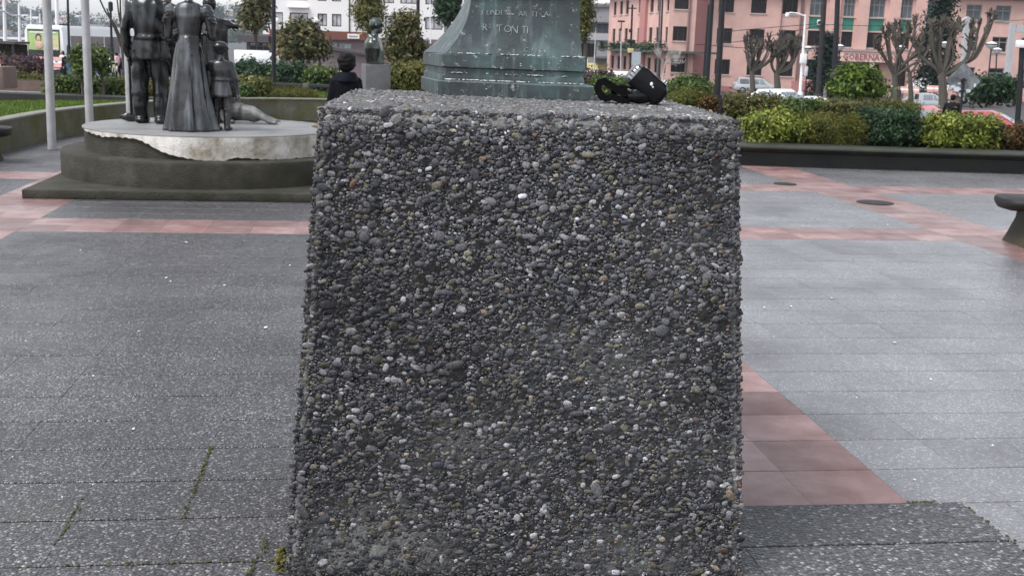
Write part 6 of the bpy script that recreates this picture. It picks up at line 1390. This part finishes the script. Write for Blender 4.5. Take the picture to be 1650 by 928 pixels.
# billboard frame panel over the camera
b = at(1025, 97, 88); o = empty('panel_sign', (b[0], 88, gz(b[0], 88)), 'back of a plain grey sign panel above the black camera', 'sign'); hh = b[2] - o.location[2]
mb = MB(); mb.box((0, 0, hh + .1), (.68, .06, 1.0)); mb.build('panel', M('grey_sign_back', (.36, .39, .42), .5, var=.12), o); mb = MB(); mb.tube([(0, .08, 0), (0, .08, hh + .6)], .05, 8); mb.build('post', POLE, o)
# pale bin/box on post left of the statue base right side
b = at(943, 104, 70); o = empty('white_box_sign', (b[0], 70, gz(b[0], 70)), 'small white board on a post just right of the bronze base', 'sign'); hh = b[2] - o.location[2]
mb = MB(); mb.box((0, 0, hh), (.30, .08, .62)); mb.build('board', WHT, o); mb = MB(); mb.tube([(0, .08, 0), (0, .08, hh + .2)], .04, 8); mb.build('post', POLE, o)
# surveillance camera pole
o, v, r = post('camera_pole', 1298, 24, 1289, 156, 52, 5.5, 'white pole with a dome camera on an arm and a white equipment box', M('white_pole', (.72, .73, .76), .5), 'camera pole', .5)
s = 52 / FPX; L_ = lambda px, py: np.array(at(px, py, 52)) - np.array(o.location)
mb = MB(); mb.tube([L_(1298, 27), L_(1285, 22), L_(1272, 21)], .035, 6); mb.build('arm', WHT, o, smooth=True); mb = MB(); mb.ell(L_(1268.5, 26), (.10, .10, .10)); mb.lathe([(.07, 0), (.10, .02), (.09, .10), (.03, .13)], 10, tuple(L_(1269, 25.5))); mb.build('dome_camera', WHT, o, smooth=True)
mb = MB(); mb.box(tuple(L_(1293.5, 95) + np.array([0, -.12, 0])), (10 * s, .2, 15 * s)); mb.build('equipment_box', M('white_box_paint', (.7, .7, .7), .5), o, bevel=.02); mb = MB(); mb.box(tuple(L_(1298, 115) + np.array([0, -.1, 0])), (5 * s, .15, 16 * s)); mb.build('meter_box', M('pale_box_paint', (.5, .51, .53), .5), o, bevel=.05)
# lights: shallow bowl street lamps on thin posts
TWIN = 'street lamps with shallow bowl heads'
for px0, py0, px1, py1, Y, lab, k in ((1597, 80, 1590, 150, 84, 'taller bowl lamp of the pair in front of the right pink windows', 1.0), (1606, 88, 1603, 150, 88, 'shorter bowl lamp of the pair in front of the right pink windows', .9), (1301, 84, 1298, 150, 90, 'bowl street lamp left of the wooden pole', .8), (1353, 82, 1350, 140, 84, 'bowl street lamp right of the thick dark post', .8), (1452, 84, 1450, 150, 84, 'pale bowl lamp among the left bare tree limbs', .85), (1522, 78, 1519, 150, 84, 'pale bowl lamp above the diamond sign among limbs', .85)):
    o, v, r = post('street_lamp', px0, py0, px1, py1, Y, 2.2, lab, POLE, 'street lamp', .9, TWIN); lantern(o, v, r, 1.6 * k)
o, v, r = post('lantern_post', 1647, 78, 1640, 212, 21.5, 8.5, 'near black lantern post with white head at the right edge', POLE, 'lamp post', 1.0)
mb = MB(); mb.box(tuple(np.array(v) + np.array([.03, 0, .07])), (.26, .2, .14)); mb.build('lantern_head', WHT, o, bevel=.02); 
for px0, py0, px1, py1, Y, lab, m_ in ((108, -50, 111, 82, 48, 'thin dark lamp post behind the person with the white scarf', POLE), (178, 5, 180, 80, 50, 'thin dark post with a thicker head among the bare branches', POLE)):
    o, v, r = post('street_pole', px0, py0, px1, py1, Y, 4, lab, m_, 'pole')
    if py0 > 0: mb = MB(); mb.lathe([(.05, -.35), (.10, -.32), (.10, 0), (.04, .05)], 10, tuple(v)); mb.build('lamp_head', POLE, o, smooth=True)
post('thin_flagpole', 693, 6, 694, 76, 110, 1.8, 'thin white flagpole before the white building', WHT, 'flagpole')
# concrete T-columns at right
for px0, py0, px1, py1, wp, lab in ((1558, 36, 1552, 96, 8, 'pale concrete column with a pointed capital behind the diamond sign'), (1632, 38, 1620, 140, 8, 'pale concrete column carrying a beam at the far right')):
    Y = 112; b, t = at(px1, py1 + 14, Y), at(px0, py0, Y); o = empty('concrete_column', tuple(b), lab, 'column'); v = np.array(t) - np.array(b); w = wp * Y / FPX / 2
    mb = MB(); mb.loft([[(q * v[0] - w, -w, q * v[2]), (q * v[0] + w, -w, q * v[2]), (q * v[0] + w, w, q * v[2]), (q * v[0] - w, w, q * v[2])] for q in (-.2, 1)]); mb.build('shaft', CONCP, o)
    if px0 == 1558: mb = MB(); mb.loft([[(v[0] - a, -w, v[2] + z), (v[0] + a, -w, v[2] + z), (v[0] + a, w, v[2] + z), (v[0] - a, w, v[2] + z)] for z, a in ((.002, w * 2.2), (.15, w * 2.2), (.5, w * .2))]); mb.build('capital', CONCP, o)
    else: mb = MB(); mb.box((v[0] + 2.0, 0, v[2] - .5), (3.4, .8, .7)); mb.build('beam', CONCP, o)
# diamond road sign seen from behind
Y = 24.0; c_ = at(1552, 131, Y); b = at(1549, 190, Y); o = empty('diamond_sign', (c_[0], Y, b[2]), 'scratched grey back of a diamond road sign on a black post among the shrubs', 'road sign'); hz_ = c_[2] - b[2]; a_ = 27 * Y / FPX
SGN = M('sign_back', (.10, .105, .115), .35, .5, var=.25, scale=5, dirt=(.45, .48, .5), dscale=3.5, damt=.6)
mb = MB(); rr_ = []
for y in (0, .012): rr_.append([(a_ * math.sin(R(t)) * .98, y, hz_ + a_ * math.cos(R(t))) for t in (-4, 4, 86, 94, 176, 184, 266, 274)])
mb.loft(rr_); mb.build('plate', SGN, o)
for dx, dz, rx, rz in ((-15, 9, 4, 2.2), (-6, 4, 3, 1.3), (19, 6, 2, 3.4), (-8, 13, 6, 4), (9, 15, 5, 3), (0, 21, 5, 4)):
    mb = MB(); mb.lathe([(1, -.002), (1, -.001)], 9, (0, 0, 0)); mb.v = [(x * rx * Y / FPX + dx * Y / FPX, -.004 - z * .5, y * rz * Y / FPX + hz_ - dz * Y / FPX) for x, y, z in mb.v]; mb.build('worn_patch', M('bare_metal', (.62, .66, .68), .4), o)
mb = MB(); mb.tube([(0, -.035, -.3), (0, -.035, hz_ + .06)], .028, 8); mb.build('post', POLE, o, smooth=True)
for dz in (.02, -.2): mb = MB(); mb.box((0, -.035, hz_ + dz), (.12, .05, .03)); mb.build('clamp', POLE, o)

# ------------------------------------------------------------------ street furniture
RW = M('red_slat', (.62, .16, .14), .6, var=.15); WW = M('white_slat', (.78, .76, .74), .6); PKW = M('faded_red_slat', (.66, .36, .32), .6); BRB = M('brown_stone', (.13, .095, .08), .8, var=.2)
def slat_bench(px, py, Y, w, label, rz=0.0, cols=(PKW, WW, PKW, WW, PKW), leg=CONC):
    b = at(px, py, Y); o = empty('slat_bench', tuple(b), label, 'bench', rz)
    for k in range(3): mb = MB(); mb.box((0, -.38 + .15 * k, .45), (w, .13, .05)); mb.build('slat', cols[k], o)
    for k in range(3): mb = MB(); mb.box((0, .12 + .03 * k, .58 + .15 * k), (w, .045, .13), rx=-.2); mb.build('slat', cols[k + 2 if k + 2 < 5 else 0], o)
    for s in (-1, 1): mb = MB(); mb.loft([[(s * w * .36 - .07, -.4, 0), (s * w * .36 + .07, -.4, 0), (s * w * .36 + .07, .2, 0), (s * w * .36 - .07, .2, 0)], [(s * w * .36 - .07, -.45, .42), (s * w * .36 + .07, -.45, .42), (s * w * .36 + .07, .05, .42), (s * w * .36 - .07, .05, .42)]]); mb.build('leg', leg, o)
slat_bench(1463, 160, 90, 1.7, 'red and white slatted bench left of the thick bare trunk')
slat_bench(1510, 158, 92, 1.7, 'red and white slatted bench half behind the thick bare trunk')
slat_bench(1556, 166, 70, 1.5, 'red bench with dark sides just right of the diamond sign post', cols=(RW,) * 5, leg=BRB)
slat_bench(1614, 172, 66, 2.0, 'long red bench below the dark hedge at the right', cols=(RW,) * 5, leg=BRB)
slat_bench(78, 128, 50, 1.1, 'red and white slatted bench beside the person with the white scarf')
b = at(8, 144, 33); o = empty('stone_bench', (b[0] - .28, 33, b[2]), 'brown stone bench with red slats at the far left', 'bench')
mb = MB(); mb.box((.28, 0, .33), (.36, .9, .62)); mb.build('armrest', BRB, o, bevel=.03); mb = MB(); mb.box((-.55, -.05, .36), (1.28, .6, .12)); mb.build('seat', BRB, o, bevel=.02)
for k in range(3): mb = MB(); mb.box((-.6, .32, .52 + .13 * k), (1.3, .05, .10)); mb.build('slat', RW if k != 1 else WW, o)
b = at(50, 145, 35.5); o = empty('planter_box', (b[0], 35.5, b[2]), 'low brown planter box under the purple shrub', 'planter')
for x0, y0, dx, dy in ((0, -.5, 1.7, .1), (0, .5, 1.7, .1), (-.80, 0, .1, .9), (.80, 0, .1, .9)): mb = MB(); mb.box((x0, y0, .12), (dx, dy, .30)); mb.build('side', BRB, o)
mb = MB(); mb.box((0, 0, .08), (1.48, .88, .2)); mb.build('soil', SOIL, o)
b = at(12, 82, 60); o = empty('kiosk', (b[0] - .2, 60, gz(-25, 60)), 'dark open kiosk with flat roof and hanging greens at the far left', 'kiosk'); zt = at(12, 69, 60)[2] - o.location[2]
mb = MB(); mb.box((0, 0, zt), (2.0, 1.8, .12)); mb.build('roof', DARKROOF, o)
for x in (-.85, .0, .85): mb = MB(); mb.box((x, -.8, zt / 2 - .035), (.1, .1, zt - .065)); mb.build('post', DARKF, o)
mb = MB(); mb.box((0, .8, zt / 2 - .04), (1.8, .08, zt - .08)); mb.build('back_wall', DARKF, o); L = ([], [], []); leaves(L, 260, (0, -.4, zt - .45), (.9, .3, .35), .08, GREENS['mid'], 77); tag(leaf_mesh('hanging_plants', L, o), kind='stuff')
b = at(1440, 156, 105); o = empty('litter_bin', tuple(b), 'green litter bin among the bare trunks near the white bench', 'bin'); mb = MB(); mb.lathe([(.26, -.1), (.30, .85)], 14); mb.build('drum', M('bin_green', (.02, .06, .04), .5), o, smooth=True, sharp=40); mb = MB(); mb.lathe([(.32, .851), (.32, .92), (.15, 1.02)], 14); mb.build('lid', M('bin_lid', (.5, .5, .5), .5), o, smooth=True, sharp=40)
bush(1566, 1636, 126, 158, 62, 'dark', 'long dark hedge behind the right red bench', 2400, .12, shape='box')
mb = MB(); mb.box((at(1530, 160, 60)[0], 60, gz(30, 60) + .1), (17, .4, .45)); tag(mb.build('park_wall', DARKC), 'low dark wall behind the red cars and in front of the benches', 'wall')
# overhead wires
WIRE = M('wire', (.03, .03, .032), .6)
for k, (pts, Y0, Y1, lab) in enumerate([([(1166, 52), (1230, 46), (1330, 38)], 60, 66, 'upper overhead wire from the thick black post to the wooden pole'), ([(1166, 68), (1200, 66), (1332, 40)], 60, 66, 'middle overhead wire sloping up to the wooden pole'), ([(1120, 72), (1240, 80), (1330, 78)], 62, 66, 'lowest sagging overhead wire before the pink wall'), ([(1330, 40), (1420, 42), (1560, 36)], 66, 80, 'overhead wire running right from the wooden pole to the bare trees'), ([(1600, 36), (1660, 32)], 90, 92, 'short overhead wire at the right edge')]):
    P3 = [tuple(at(x, y, Y0 + (Y1 - Y0) * i / (len(pts) - 1))) for i, (x, y) in enumerate(pts)]; mb = MB(); mb.tube(spline(P3, 6), .018, 5); tag(mb.build('overhead_wire', WIRE), lab, 'wire')

# ------------------------------------------------------------------ the damp air over the bay
hb = MB(); hb.box((0, 1500, 22), (3300, 3300, 96)); hz_o = hb.build('haze', []); hm = bpy.data.materials.new('damp_air'); hm.use_nodes = True; hn = hm.node_tree; hn.nodes.remove(hn.nodes['Principled BSDF'])
pv = hn.nodes.new('ShaderNodeVolumePrincipled'); pv.inputs['Color'].default_value = (.80, .87, 1, 1); pv.inputs['Density'].default_value = .00016; pv.inputs['Anisotropy'].default_value = .2
hn.links.new(pv.outputs[0], hn.nodes['Material Output'].inputs['Volume']); hz_o.data.materials.clear(); hz_o.data.materials.append(hm); tag(hz_o, kind='stuff')
